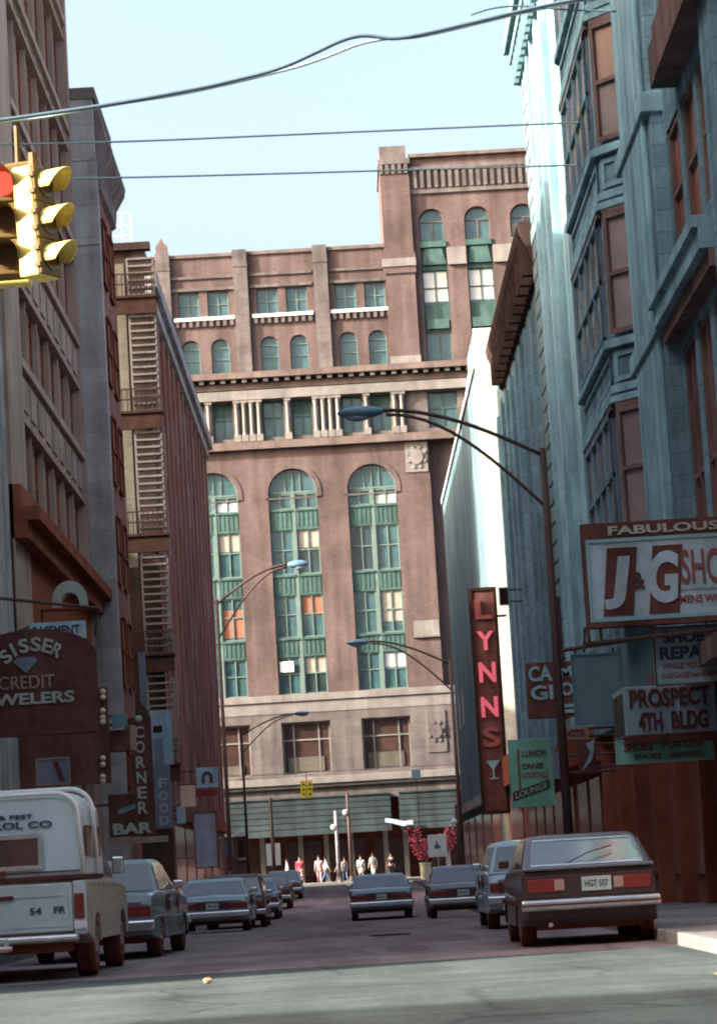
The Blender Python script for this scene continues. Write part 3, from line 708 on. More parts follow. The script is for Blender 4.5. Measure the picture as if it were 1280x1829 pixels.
mb = MB(W_); mb.box(43, 48.2, 14.7, 15.6, .1, .6); mb.build('balcony', 'bayframe', r1); mb = MB(W_); mb.box(48.22, 49.2, 14.75, 15.5, .1, .56); mb.build('balcony_bracket', 'beige', r1)
mb = MB(W_); mb.box(29.5, 75, -.8, 4.19, -.3, -.25); mb.build('shopfront', 'shopdark', r1)
mb = MB(W_); mb.box(56.5, 75, 4.2, 6.5, -.3, .12); mb.build('shop_fascia', 'teal_d', r1)
for i in range(7): MB(W_).box(46 + i * 4.1, 49.2 + i * 4.1, .6, 3.4, -.25, -.18).build('shop_window', 'win_dark', r1)
mb = MB(W_)
for i in range(8): mb.box(45.4 + i * 4.1, 45.7 + i * 4.1, -.3, 4.2, -.25, .05)
mb.each('shop_post', 'brown_d', r1)

r2 = building('blue_brick_building', (12, 82, 0), 'narrow blue grey brick building on the right with quoined pier and heavy top cornice')
mb = MB(); mb.box(WR + .25, 34, 75.02, 84, -1, 26.0); mb.build('wall', 'bluebrick', r2)
mb = MB(W_); mb.sheet(rect(75.02, 84, 4.5, 26.0), [rect(a, a + 1.2, 5.6 + f * 3.5, 8.2 + f * 3.5) for a in (75.9, 77.7, 79.5) for f in range(6)], 0, .25); mb.build('front_wall', 'bluebrick', r2)
for a in (75.9, 77.7, 79.5):
    for f in range(6): window(W_, a + .02, a + 1.18, 5.62 + f * 3.5, 8.18 + f * 3.5, -.08, r2, fm='teal_l', gm='win_mauve', mull=(), rails=(.5,))
mb = MB(W_)
for a in (75.1, 77.15, 78.95, 80.75): mb.box(a + .02, a + .5, 4.5, 25.0, 0, .26)
mb.each('pilaster', 'teal_l', r2)
mb = MB(W_); z = 4.6; i = 0
while z < 24.8: mb.box(81.4, 84.0 - (.35 if i % 2 else 0), z, z + .52, 0, .22); z += .58; i += 1
mb.build('quoins', 'bluebrick', r2, bevel=.04)
mb = MB(W_); mb.box(75.0, 84.1, 24.8, 25.5, 0, .3); mb.box(74.8, 84.2, 25.5, 25.85, -.2, .5); mb.box(74.8, 84.3, 25.85, 26.3, -.3, .65)
for i in range(12): mb.box(75.1 + i * .75, 75.4 + i * .75, 24.7, 25.49, .301, .45)
mb.build('cornice', 'teal_d', r2)
mb = MB(W_); mb.box(75.03, 83.9, -.8, 4.48, -.24, -.05); mb.build('shopfront', 'shopdark', r2); mb = MB(W_); mb.box(75.03, 83.9, 3.6, 4.49, -.05, .5); mb.build('shop_cornice', 'brown_d', r2)
for i in range(2): MB(W_).box(75.8 + i * 4.2, 79 + i * 4.2, .4, 3.2, -.05, .01).build('shop_window', 'win_dark', r2)

r3 = building('grey_brick_building', (12, 100, 0), 'four storey grey brick building on the right under a deep dark brown cornice')
mb = MB(); mb.box(WR + .25, 30, 84.02, 110, -1, 20.0); mb.build('wall', 'bluebrick', r3)
hs = [rect(a, a + 1.2, 5.4 + f * 3.6, 8.1 + f * 3.6) for a in (85.6, 88.6, 91.6, 94.6, 97.6, 100.6, 103.6, 106.6) for f in range(4)]
mb = MB(W_); mb.sheet(rect(84.02, 110, 4.4, 20), hs, 0, .25); mb.build('front_wall', 'bluebrick', r3)
for h in hs: window(W_, h[0][0] + .02, h[1][0] - .02, h[0][1] + .02, h[2][1] - .02, -.08, r3, fm='teal_d', gm=R.choice(['win_red', 'win_mauve']), mull=(), rails=(.5,))
mb = MB(W_)
for i in range(9): mb.box(84.3 + i * 3, 85.0 + i * 3, 4.4, 18.4, 0, .14)
mb.each('pilaster', 'teal', r3)
mb = MB(Fr((0, 84.05, 0), (-1, 0, 0), (0, 1, 0))); mb.prism([(-WR, 18.9), (-WR + .15, 19.0), (-WR + .3, 19.7), (-WR + .55, 20.2), (-WR + .6, 20.5), (-WR, 20.6)], 0, 21.5); mb.build('cornice', 'cornice_dark', r3)
mb = MB(W_)
for i in range(14): mb.box(84.6 + i * 1.5, 84.95 + i * 1.5, 18.95, 20.1, 0, .5)
mb.each('cornice_bracket', 'cornice_dark', r3)
mb = MB(W_); mb.box(84.04, 110, -.8, 4.38, -.24, -.05); mb.build('shopfront', 'shopdark', r3); mb = MB(W_); mb.box(84.1, 110, 3.7, 4.39, -.05, .4); mb.build('shop_cornice', 'brown_d', r3)
for i in range(5): MB(W_).box(85 + i * 4.6, 88.4 + i * 4.6, .2, 3.2, -.05, .01).build('shop_window', 'win_dark', r3)

r4 = building('pale_building', (12, 148, 0), 'plain building at the far right with a sunlit cream end wall and grey street side')
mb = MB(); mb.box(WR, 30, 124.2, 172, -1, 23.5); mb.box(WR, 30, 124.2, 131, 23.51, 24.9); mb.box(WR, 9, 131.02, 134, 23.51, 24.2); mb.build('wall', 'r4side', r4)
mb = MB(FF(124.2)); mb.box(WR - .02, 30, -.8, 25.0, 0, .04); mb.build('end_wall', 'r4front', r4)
mb = MB(W_); mb.box(124.3, 172, 23.2, 23.55, 0, .1); mb.box(125, 172, 4.0, 4.5, 0, .3); mb.build('coping', 'greystone', r4)
for i in range(5): MB(W_).box(127 + i * 9, 134 + i * 9, .2, 3.6, 0, .06).build('shop_window', 'win_dark', r4)
mb = MB(); mb.box(8.5, 9.3, 126, 126.8, 24.9, 26.0); mb.build('chimney', 'r4front', r4)
mb = MB(W_)
for i in range(2): mb.box(160 + i * 5, 161.2 + i * 5, 9, 11, 0, .05)
mb.each('blocked_window', 'greystone', r4)
# infill of the gap: one storey shop
r5 = building('low_shop', (12, 118, 0), 'one storey dark shop in the gap behind the tall vertical sign on the right')
mb = MB(); mb.box(WR + .2, 28, 110.02, 124.15, -1, 5.2); mb.build('wall', 'shopdark', r5); mb = MB(W_); mb.box(110.1, 124.1, 4.2, 5.4, -.2, .3); mb.build('shop_fascia', 'brown_d', r5)
MB(W_).box(113, 122, .4, 3.4, -.2, -.12).build('shop_window', 'win_dark', r5)
# behind the camera: the south side of the cross street
bS = building('south_side_building', (-20, -12, 0), 'stone block across the crossing behind the camera, its shadow falls on the road')
mb = MB(); mb.box(-160, 6, -40, -4.5, -1, 35.2); mb.build('wall', 'greystone', bS)
mb = MB(); mb.box(-160, 6.2, -4.49, -4.0, 34.2, 35.3); mb.build('cornice', 'arc_trim', bS)
for f in range(7):
    for i in range(8): window(Fr((0, -4.5, 0), (1, 0, 0), (0, 1, 0)), -40 + i * 5.6, -37 + i * 5.6, 5 + f * 4.1, 7.6 + f * 4.1, .1, bS, fm='greystone', gm='win_dark')
bS2 = building('south_side_building', (40, -12, 0), 'unseen second stone block behind the camera, added to cut sky light on the crossing')
mb = MB(); mb.box(6.5, 110, -40, -4.6, -1, 33); mb.build('wall', 'greystone', bS2)  # unseen block added to cut sky fill on the near road
mb = MB(); mb.box(6.4, 110, -4.59, -4.1, 32.2, 33.2); mb.build('cornice', 'arc_trim', bS2)
for f in range(7):
    for i in range(8): window(Fr((0, -4.6, 0), (1, 0, 0), (0, 1, 0)), 9 + i * 5.6, 12 + i * 5.6, 5 + f * 4.1, 7.6 + f * 4.1, .1, bS2, fm='greystone', gm='win_dark')
bT = building('sky_blocking_building', (80, 15, 0), 'unseen brick block across the side street, added to hold back sky light')
mb = MB(); mb.box(90, 130, -3, 29, -1, 30); mb.build('wall', 'brown_l', bT); mb = MB(); mb.box(89.6, 130, -3.2, 29.2, 30, 30.8); mb.build('cornice', 'mauve', bT)  # unseen block added to narrow the open sky over the crossing
bT2 = building('sky_blocking_building', (-120, 12, 0), 'unseen grey stone block on the sunny side, added to hold back sky light')
mb = MB(); mb.box(-150, -100, -3, 27, -1, 34); mb.build('wall', 'greystone', bT2); mb = MB(); mb.box(-150, -99.6, -3.2, 27.2, 34, 34.8); mb.build('cornice', 'mauve', bT2)  # unseen block added to hide the bright low sky towards the sun
# more far fabric either side of the red building
bE = building('far_side_building', (-40, 212, 0), 'dull brick block adjoining the red arcade building, far left across the road')
mb = MB(); mb.box(-70, -22.05, 202.5, 225, -1, 30); mb.box(-70, -22.05, 202.3, 202.49, 29, 30.4); mb.build('wall', 'brown_l', bE)
for f in range(6):
    for i in range(8): window(FF(202.5), -68 + i * 5.7, -65.4 + i * 5.7, 5 + f * 4, 7.8 + f * 4, .1, bE, fm='mauve', gm='win_red')
bG = building('far_corner_building', (45, 212, 0), 'grey stone block adjoining the red tower, far right across the road')
mb = MB(); mb.box(24.05, 75, 202.6, 225, -1, 36); mb.box(24.05, 75, 202.3, 202.59, 35, 36.3); mb.build('wall', 'greystone', bG)
for f in range(7):
    for i in range(8): window(FF(202.6), 26 + i * 6, 29 + i * 6, 5 + f * 4.2, 7.8 + f * 4.2, .1, bG, fm='mauve', gm='win_red')

# ------------------------------------------------------------------ signs and street furniture
def pxrect(x0, y0, x1, y1, Y):
    a = onY(x0, y0, Y); b = onY(x1, y0, Y); c = onY(x0, y1, Y)
    return a.x, b.x, c.z, a.z            # u0, u1, v0, v1 on the plane at distance Y
def board(name, label, cat, px, Y, m, frame=None, t=.12, fw=.06, group=None, arm=None):
    u0, u1, v0, v1 = pxrect(*px, Y)
    th = thing(name, ((u0 + u1) / 2, Y, v0), label, cat, group)
    fr = FF(Y)
    MB(fr).box(u0, u1, v0, v1, -t, 0).build('panel', m, th, bevel=.01)
    if frame:
        f = MB(fr)
        f.sheet(rect(u0 - .01, u1 + .01, v0 - .01, v1 + .01), [rect(u0 + fw, u1 - fw, v0 + fw, v1 - fw)], .03, .028); f.build('frame', frame, th)
    if arm is not None:
        a = MB(fr)
        for vv in (v0 + (v1 - v0) * .2, v0 + (v1 - v0) * .85):
            e = u0 if arm < 0 else u1
            a.tube([(e, vv, -t / 2), (arm, vv, -t / 2)], .035, 6)
        a.build('bracket', 'lampsteel', th)
    return th, fr, u0, u1, v0, v1

# --- right: the big shoe shop sign
YJ = 47.5
th, fr, u0, u1, v0, v1 = board('shoe_shop_sign', 'big pale shop sign with slanted J&G block letters and maroon top strip', 'sign', (1045, 966, 1330, 1112), YJ, 'sign_white', 'letter_teal', t=.35, fw=.05)
sc_ = (u1 - u0) / 285.0
def jx(px): return u0 + (px - 1045) * sc_
def jz(py): return v1 - (py - 966) * sc_
f = MB(fr); f.box(u0 - .02, u1, jz(966) + .02, jz(936), -.35, .02); f.box(u0 - .06, u0 - .02, v0 - .35, jz(936), -.3, .0); f.box(u0 - .04, u1, v0 - .1, v0 - .02, -.33, .02); f.build('header', 'sign_brown', th)
text('FABULOUS', fr, jx(1086), jx(1284), jz(959), jz(943), .02, .05, 'letter_pale', th, bold=.03)
for a in (1068, 1150):
    s = MB(fr); w_ = 54; s.prism([(jx(a), jz(1104)), (jx(a + w_), jz(1104)), (jx(a + w_ + 14), jz(982)), (jx(a + 14), jz(982))], 0, .02); s.build('block', 'sign_brown', th)
text('J', fr, jx(1072), jx(1122), jz(1092), jz(998), .02, .05, 'sign_white', th, bold=.05, shear=.15)
text('G', fr, jx(1152), jx(1208), jz(1086), jz(992), .02, .05, 'sign_white', th, bold=.04, shear=.15)
text('&', fr, jx(1124), jx(1146), jz(1058), jz(1028), .0, .04, 'ink', th, bold=.02)
text('SHOES', fr, jx(1212), jx(1324), jz(1054), jz(992), .0, .03, 'ink_red', th, bold=.01)
b_ = MB(fr); b_.box(jx(1206), jx(1326), jz(1064), jz(1061), 0, .02); b_.build('rule', 'letter_teal', th)
text('MENS WOMENS', fr, jx(1206), jx(1322), jz(1088), jz(1074), .0, .02, 'ink_red', th, bold=.02)
a = MB(fr)
for px in (1062, 1150, 1250): a.tube([(jx(px), jz(1120), -.1), (jx(px), jz(1150), -.1)], .03, 6)
a.tube([(u0 - .1, jz(1150), -.1), (u1, jz(1135), -.1)], .04, 6); a.tube([(u0 - .1, jz(1120), -.1), (u0 - .15, jz(1165), -.1)], .03, 6)
a.build('bracket', 'lampsteel', th)
th, fr, u0, u1, v0, v1 = board('shoe_repair_sign', 'pale blue square board reading SHOE REPAIR, hanging under the big shoe sign', 'sign', (1164, 1122, 1292, 1226), YJ + .6, 'sign_blue', 'sign_brown', t=.15, fw=.02)
H_, W2 = v1 - v0, u1 - u0
text('SHOE', fr, u0 + W2 * .14, u0 + W2 * .72, v1 - H_ * .28, v1 - H_ * .08, 0, .02, 'ink_blue', th, bold=.04)
text('REPAIR', fr, u0 + W2 * .08, u0 + W2 * .9, v1 - H_ * .56, v1 - H_ * .34, 0, .02, 'ink_blue', th, bold=.04)
text('WHILE YOU WAIT', fr, u0 + W2 * .1, u0 + W2 * .92, v1 - H_ * .72, v1 - H_ * .62, 0, .02, 'ink_red', th, bold=.02)
text('LUGGAGE HANDBAGS', fr, u0 + W2 * .08, u0 + W2 * .95, v1 - H_ * .88, v1 - H_ * .79, 0, .02, 'ink_red', th, bold=.01)
# entrance canopy
Yc = 50.6
u0, u1, v0, v1 = pxrect(1112, 1228, 1276, 1316, Yc)
th = thing('entrance_canopy', ((u0 + u1) / 2, Yc + 1, v0), 'pale boxed entrance canopy lettered PROSPECT 4TH BLDG over the dark doorway', 'canopy')
fr = FF(Yc); MB(fr).box(u0, WR - .02, v0, v1, -2.1, 0).build('panel', 'sign_blue', th, bevel=.02)
MB(fr).box(u0 - .02, WR - .02, v0 - .14, v0 - .005, -2.12, .02).build('frame', 'sign_brown', th)
m_ = MB(fr); m_.box(u0 - .012, u0 - .002, v0 + .05, v1 - .1, -2.0, -.15); m_.build('side_panel', 'beige', th)
W2 = u1 - u0; H_ = v1 - v0
text('PROSPECT', fr, u0 + W2 * .06, u0 + W2 * .94, v1 - H_ * .44, v1 - H_ * .06, 0, .03, 'ink', th, bold=.03)
text('4TH', fr, u0 + W2 * .14, u0 + W2 * .4, v1 - H_ * .92, v1 - H_ * .54, 0, .03, 'ink', th, bold=.03)
text('BLDG', fr, u0 + W2 * .5, u0 + W2 * .9, v1 - H_ * .92, v1 - H_ * .54, 0, .03, 'ink', th, bold=.03)
th, fr, u0, u1, v0, v1 = board('green_shop_sign', 'long mint green sign strip below the entrance canopy', 'sign', (1099, 1324, 1272, 1366), Yc + .3, 'sign_green', 'letter_teal', t=.2, fw=.02)
W2 = u1 - u0; H_ = v1 - v0
text('SHOES', fr, u0 + W2 * .08, u0 + W2 * .38, v1 - H_ * .5, v1 - H_ * .1, 0, .02, 'ink_red', th, bold=.03); text('FOR LESS', fr, u0 + W2 * .48, u0 + W2 * .9, v1 - H_ * .45, v1 - H_ * .1, 0, .02, 'ink_red', th, bold=.03)
text('SHOES', fr, u0 + W2 * .18, u0 + W2 * .46, v1 - H_ * .85, v1 - H_ * .62, 0, .02, 'ink', th, bold=.01); text('REPAIRED', fr, u0 + W2 * .56, u0 + W2 * .9, v1 - H_ * .85, v1 - H_ * .62, 0, .02, 'ink', th, bold=.01)
# blank teal panel
th, fr, u0, u1, v0, v1 = board('blank_sign', 'blank teal sign panel hung from a dark rail beside the nearest lamp post', 'sign', (1020, 1170, 1104, 1296), 62, 'sign_teal', 'teal_d', t=.3, fw=.03)
a = MB(fr); zt = v1 + .12; a.tube([(u0 - .2, zt, -.15), (WR - .3, zt + .15, -.15)], .05, 6); a.tube([(u0 + .1, v1, -.15), (u0 + .1, zt, -.15)], .03, 6); a.tube([(u1 - .1, v1, -.15), (u1 - .1, zt, -.15)], .03, 6); a.tube([(u0 - .2, zt - .4, -.15), (u0 - .2, zt + 1.2, -.15)], .04, 6); a.build('bracket', 'lampsteel', th)
# letters on the wall beyond
th, fr, u0, u1, v0, v1 = board('letter_sign', 'dark double column shop sign with teal letters CA GI and MO behind the lamp post', 'sign', (938, 1185, 1026, 1285), 76, 'sign_brown', None, t=.25)
sc_ = (u1 - u0) / 88
X_ = lambda p: u0 + (p - 938) * sc_
Z_ = lambda p: v1 - (p - 1185) * sc_
text('CA', fr, X_(942), X_(984), Z_(1219), Z_(1191), 0, .03, 'letter_teal', th, bold=.03); text('GI', fr, X_(944), X_(984), Z_(1252), Z_(1226), 0, .03, 'letter_teal', th, bold=.03)
text('M', fr, X_(998), X_(1020), Z_(1214), Z_(1194), 0, .03, 'letter_teal', th, bold=.03); text('O', fr, X_(998), X_(1020), Z_(1247), Z_(1223), 0, .03, 'letter_teal', th, bold=.03)
text('=', fr, X_(1000), X_(1022), Z_(1278), Z_(1262), 0, .03, 'letter_teal', th, bold=.03)
# green menu board
th, fr, u0, u1, v0, v1 = board('green_banner_sign', 'tall mint green sign with red text lines and a slanting red band at its foot', 'sign', (906, 1322, 984, 1444), 78, 'sign_green', None, t=.2)
sc_ = (u1 - u0) / 78
X_ = lambda p: u0 + (p - 906) * sc_
Z_ = lambda p: v1 - (p - 1322) * sc_
MB(fr).box(X_(921), X_(925), Z_(1412), Z_(1340), 0, .02).build('rule', 'ink_red', th)
text('LUNCH', fr, X_(930), X_(972), Z_(1354), Z_(1343), 0, .02, 'ink', th, bold=.02); text('DINNER', fr, X_(930), X_(968), Z_(1376), Z_(1366), 0, .02, 'ink', th, bold=.02); text('COCKTAILS', fr, X_(928), X_(974), Z_(1392), Z_(1382), 0, .02, 'ink_red', th, bold=.02)
s = MB(fr); s.prism([(X_(909), Z_(1432)), (X_(976), Z_(1412)), (X_(976), Z_(1396)), (X_(909), Z_(1416))], 0, .02); s.build('band', 'ink', th)
text('LOUNGE', fr, 0, 1, 0, 1, .02, .035, 'sign_green', th, bold=.02, warp=lambda a, b: (X_(914) + (X_(972) - X_(914)) * a, Z_(1428) + (Z_(1411) - Z_(1428)) * a + (Z_(1418) - Z_(1429)) * b))
# LYNN'S vertical sign
YL = 118
u0, u1, v0, v1 = pxrect(836, 1052, 884, 1456, YL)
th = thing('vertical_neon_sign', ((u0 + u1) / 2, YL, v0), "tall maroon vertical sign with pink letters spelling LYNN'S down its face", 'sign')
fr = FF(YL); MB(fr).box(u0, u1, v0, v1, -.5, 0).build('panel', 'sign_brown', th, bevel=.03)
f = MB(fr); f.sheet(rect(u0 - .03, u1 + .03, v0 - .03, v1 + .03), [rect(u0 + .1, u1 - .1, v0 + .1, v1 - .1)], .06, .058); f.build('frame', 'iron', th)
sc_ = (v1 - v0) / 404
for ch, y0, y1, mm in (('L', 1074, 1108, 'neon_dim'), ('Y', 1130, 1164, 'neon'), ('N', 1186, 1222, 'neon'), ('N', 1248, 1284, 'neon'), ('S', 1302, 1338, 'neon_dim')):
    text(ch, fr, u0 + .22, u1 - .2, v1 - (y1 - 1052) * sc_, v1 - (y0 - 1052) * sc_, 0, .09, mm, th, name='letter', bold=.03)
a = MB(fr); zc = v1 - (1375 - 1052) * sc_; uc = (u0 + u1) / 2
a.prism([(uc - .28, zc + .3), (uc + .28, zc + .3), (uc + .04, zc - .05), (uc - .04, zc - .05)], 0, .08); a.box(uc - .03, uc + .03, zc - .42, zc - .05, 0, .08); a.box(uc - .18, uc + .18, zc - .48, zc - .42, 0, .08); a.build('glass_emblem', 'letter_teal', th)
a = MB(fr)
for vv in (v0 + 2, v1 - 1.2): a.tube([(u1, vv, -.25), (WR + .3, vv, -.25)], .06, 6)
a.build('bracket', 'lampsteel', th)
# small things on the right
th, fr, u0, u1, v0, v1 = board('round_pub_sign', 'small dark hanging sign bracketed above and right of the tall vertical neon sign', 'sign', (890, 1050, 908, 1082), 100, 'iron', 'teal_d', t=.1, fw=.04, arm=WR + .1)
th, fr, u0, u1, v0, v1 = board('grey_shop_sign', 'small grey blue shop sign, directly right of the tall mint green sign', 'sign', (986, 1344, 1010, 1392), 70, 'sign_grey', None, t=.12, arm=WR)
th, fr, u0, u1, v0, v1 = board('pale_arrow_sign', 'pale blue tilted arrow sign by the lamp post, under the blank teal panel', 'sign', (1030, 1322, 1062, 1384), 66, 'sign_brown', None, t=.12, arm=WR)
s = MB(fr); s.prism([(u0 + .05, v0 + .05), (u0 + .3, v0 + .5), (u0 + .2, v1 - .1), (u1 - .02, v1 - .02), (u1 - .05, v1 - .3), (u1 - .12, v0 + .3)], 0, .03); s.build('arrow', 'sign_blue', th)
th, fr, u0, u1, v0, v1 = board('lettered_sign', 'small mauve sign with dark marks close under the blank teal panel', 'sign', (1004, 1300, 1050, 1322), 64, 'mauve', None, t=.12, arm=WR)
text('HOTEL', fr, u0 + .06, u1 - .06, v0 + .06, v1 - .06, 0, .02, 'ink', th, bold=.02)

# --- left: jeweller's board
YS = 60.0
u0, u1, v0, v1 = pxrect(-86, 1132, 168, 1322, YS)
th = thing('jewelry_sign', ((u0 + u1) / 2, YS, v0), 'large maroon jewelers sign with arched letters and a diamond, at the left edge', 'sign')
fr = FF(YS); sc_ = (v1 - v0) / 190
X_ = lambda p: u0 + (p + 86) * sc_
Z_ = lambda p: v1 - (p - 1132) * sc_
pl = [(u0, v0), (u1, v0), (u1, Z_(1180))] + [(X_(58) + (X_(168) - X_(58)) * math.cos(t), Z_(1180) + (Z_(1132) - Z_(1180)) * math.sin(t)) for t in [PI * i / 14 for i in range(1, 14)]] + [(X_(-52), Z_(1180)), (u0, Z_(1180))]
MB(fr).prism(pl, -.4, 0).build('panel', 'sign_brown', th)
for i, ch in enumerate('SISSER'):
    t = math.radians(152 - i * 22.5); cx_, cz_ = X_(58) + .96 * (X_(116) - X_(58)) * math.cos(t) , Z_(1196) + (Z_(1160) - Z_(1196)) * math.sin(t) * 1.0
    rot = (t - PI / 2) * .62; hw, hh = (.035 if ch == 'I' else .105), .15
    text(ch, fr, 0, 1, 0, 1, 0, .05, 'letter_pale', th, name='letter', bold=.025, warp=lambda a, b, cx_=cx_, cz_=cz_, rot=rot, hw=hw, hh=hh: (cx_ + (2 * a - 1) * hw * math.cos(rot) - (2 * b - 1) * hh * math.sin(rot), cz_ + (2 * a - 1) * hw * math.sin(rot) + (2 * b - 1) * hh * math.cos(rot)))
MB(fr).prism([(X_(22), Z_(1190)), (X_(30), Z_(1182)), (X_(58), Z_(1182)), (X_(66), Z_(1190)), (X_(45), Z_(1210)), (X_(43), Z_(1210))], 0, .05).build('diamond_emblem', 'sign_grey', th)
text('CREDIT', fr, X_(-6), X_(94), Z_(1239), Z_(1215), 0, .04, 'mauve', th, bold=.01)
text('JEWELERS', fr, X_(-46), X_(128), Z_(1273), Z_(1246), 0, .05, 'letter_pale', th, bold=.03)
a = MB(fr); a.tube([(u1, Z_(1150), -.2), (u1 + .1, Z_(1100), -.2), (WL, Z_(1060), -.2)], .04, 6); a.build('bracket', 'lampsteel', th)
th, fr, u0, u1, v0, v1 = board('arrow_sign', 'white arrow shaped sign pointing left just above the maroon jewelers sign', 'sign', (52, 1114, 152, 1146), 62, 'sign_white', None, t=.15)
W2 = u1 - u0; H_ = v1 - v0
MB(fr).prism([(u0 - .25, v1 - H_ * .35), (u0 - .005, v1 - H_ * .6), (u0 - .005, v1 - H_ * .1)], -.12, 0).build('arrow_tip', 'beige', th)
text('BASEMENT', fr, u0 + W2 * .06, u0 + W2 * .9, v1 - H_ * .7, v1 - H_ * .2, 0, .02, 'ink_blue', th, bold=.02)
th, fr, u0, u1, v0, v1 = board('small_white_sign', 'small upright white sign just right of the maroon jewelers sign', 'sign', (139, 1170, 156, 1212), 63, 'sign_white', 'sign_grey', t=.2, fw=.03)
# dome awning
p = onX(90, 1070, WL); dm = thing('dome_awning', (WL + .02, p.y, p.z - .4), 'pale half dome hood under the brown shop cornice at the left', 'awning')
c = (-7.35, 76.0, onY(90, 1086, 76).z)
mb = MB(FF(76)); n = 14
mb.sheet(arch(c[0] - .5, c[0] + .5, c[2], c[2] + .1, n, .62), [arch(c[0] - .26, c[0] + .26, c[2] + .001, c[2] + .08, n, .32)], 0, .5); mb.build('hood', 'letter_pale', dm, smooth=False)
MB(FF(76)).box(WL, c[0] + .42, c[2] - .06, c[2], -.5, .02).build('frame', 'brown_d', dm)
# bulb strips and corner sign
Yb = 70
u0, u1, v0, v1 = pxrect(178, 1228, 190, 1400, Yb)
th = thing('bulb_strip_sign', ((u0 + u1) / 2, Yb, v0), 'narrow upright sign edge studded with round bulbs beside the corner bar sign', 'sign')
fr = FF(Yb); MB(fr).box(WL + .02, u1, v0, v1, -.25, 0).build('panel', 'sign_brown', th)
for py in (1236, 1246, 1270, 1282, 1290, 1355, 1366, 1388, 1396):
    p = onY(184, py, Yb); MB().ball((p.x, Yb - .06, p.z), .075, 8).build('bulb', 'bulb', th, smooth=True)
th, fr, u0, u1, v0, v1 = board('teal_flag_sign', 'small teal rectangular sign jutting out right of the bulb studded strip', 'sign', (200, 1276, 226, 1300), Yb + .6, 'sign_teal', None, t=.12, arm=WL)
th, fr, u0, u1, v0, v1 = board('maroon_box_sign', 'dull maroon box sign with a pale right edge behind the bulb studded strip', 'sign', (76, 1312, 232, 1350), Yb + 1, 'sign_brown', None, t=.5)
MB(fr).box(u1 + .002, u1 + .12, v0, v1 + .1, -.5, .03).build('edge', 'mauve', th)
th, fr, u0, u1, v0, v1 = board('poster_board', 'grey poster board with a dark slanting stroke behind the truck cap', 'poster', (64, 1356, 124, 1404), 58, 'sign_grey', 'mauve', t=.1, fw=.03)
s = MB(fr); s.prism([(u0 + .35, v1 - .08), (u0 + .45, v1 - .08), (u0 + .58, v0 + .08), (u0 + .47, v0 + .08)], 0, .02); s.build('stroke', 'ink', th)
Yb = 84
u0, u1, v0, v1 = pxrect(186, 1284, 268, 1496, Yb)
th = thing('corner_bar_sign', ((u0 + u1) / 2, Yb, v0), 'maroon L shaped bar sign, letters stacked down its right side and BAR along its foot', 'sign')
fr = FF(Yb); sc_ = (u1 - u0) / 82
X_ = lambda p: u0 + (p - 186) * sc_
Z_ = lambda p: v1 - (p - 1284) * sc_
MB(fr).box(X_(232), u1, Z_(1496), v1, -.3, 0).build('panel', 'sign_brown', th); MB(fr).box(u0, X_(231.9), Z_(1496), Z_(1420), -.3, 0).build('foot_panel', 'sign_brown', th)
MB(fr).ball((X_(247), Z_(1289), 0.0), .13, 8).build('globe', 'lampgreen', th, smooth=True)
for i, ch in enumerate('CORNER'): text(ch, fr, X_(239), X_(256), Z_(1322 + i * 27), Z_(1301 + i * 27), 0, .04, 'letter_pale', th, name='letter', bold=.02)
text('BAR', fr, X_(193), X_(263), Z_(1492), Z_(1472), 0, .05, 'letter_pale', th, bold=.04)
s = MB(fr); s.prism([(X_(203), Z_(1457)), (X_(234), Z_(1447)), (X_(234), Z_(1438)), (X_(203), Z_(1448))], 0, .04); s.build('emblem', 'sign_teal', th)
MB(fr).box(u0 - .1, u1 + .35, Z_(1509), Z_(1498), -.3, .05).build('ledge', 'mauve', th)
MB(fr).box(WL, X_(200), Z_(1440), Z_(1436), -.2, -.1).build('bracket', 'lampsteel', th)
YF = 92
u0, u1, v0, v1 = pxrect(262, 1270, 304, 1482, YF)
th = thing('vertical_blue_sign', ((u0 + u1) / 2, YF, v0), 'tall powder blue vertical sign with a cream left edge, right of the corner bar sign', 'sign')
fr = FF(YF); sc_ = (v1 - v0) / 212
X_ = lambda p: u0 + (p - 262) * sc_
Z_ = lambda p: v1 - (p - 1270) * sc_
MB(fr).box(u0, u1, Z_(1368), v1, -.3, 0).build('panel', 'sign_blue', th); MB(fr).box(u0, X_(298), Z_(1482), Z_(1368.1), -.3, 0).build('lower_panel', 'sign_grey', th)
MB(fr).box(u0, X_(267), Z_(1482), v1, .002, .05).build('edge', 'beige', th); MB(fr).box(X_(272), X_(288), Z_(1310), Z_(1298), .002, .02).build('stripe', 'iron', th)
for i, ch in enumerate('FOOD'): text(ch, fr, X_(276), X_(292), Z_(1410 + i * 22), Z_(1393 + i * 22), 0, .03, 'letter_pale', th, name='letter', bold=.02)
MB(fr).box(X_(272), X_(288), Z_(1385), Z_(1320), .002, .02).build('faded_panel', 'sign_grey', th)
MB(fr).box(-7.4, u0, Z_(1300), Z_(1296), -.2, -.1).build('bracket', 'lampsteel', th)
th, fr, u0, u1, v0, v1 = board('slim_blade_sign', 'slim pointed grey blade sign hanging on the left under the fire escape', 'sign', (246, 1166, 258, 1252), 100, 'sign_grey', None, t=.15)
MB(fr).prism([(u0, v0), (u1, v0), (u1 - .02, v0 - .35)], -.15, 0).build('tip', 'sign_grey', th)
a = MB(fr); a.tube([(WL + .1, v1 - .2, -.07), (u0, v1 - .2, -.07)], .03, 6); a.build('bracket', 'lampsteel', th)
th, fr, u0, u1, v0, v1 = board('arch_emblem_sign', 'square pale blue sign with a dark horseshoe emblem high over the parked cars, left', 'sign', (350, 1372, 388, 1408), 132, 'sign_blue', None, t=.3, arm=WL)
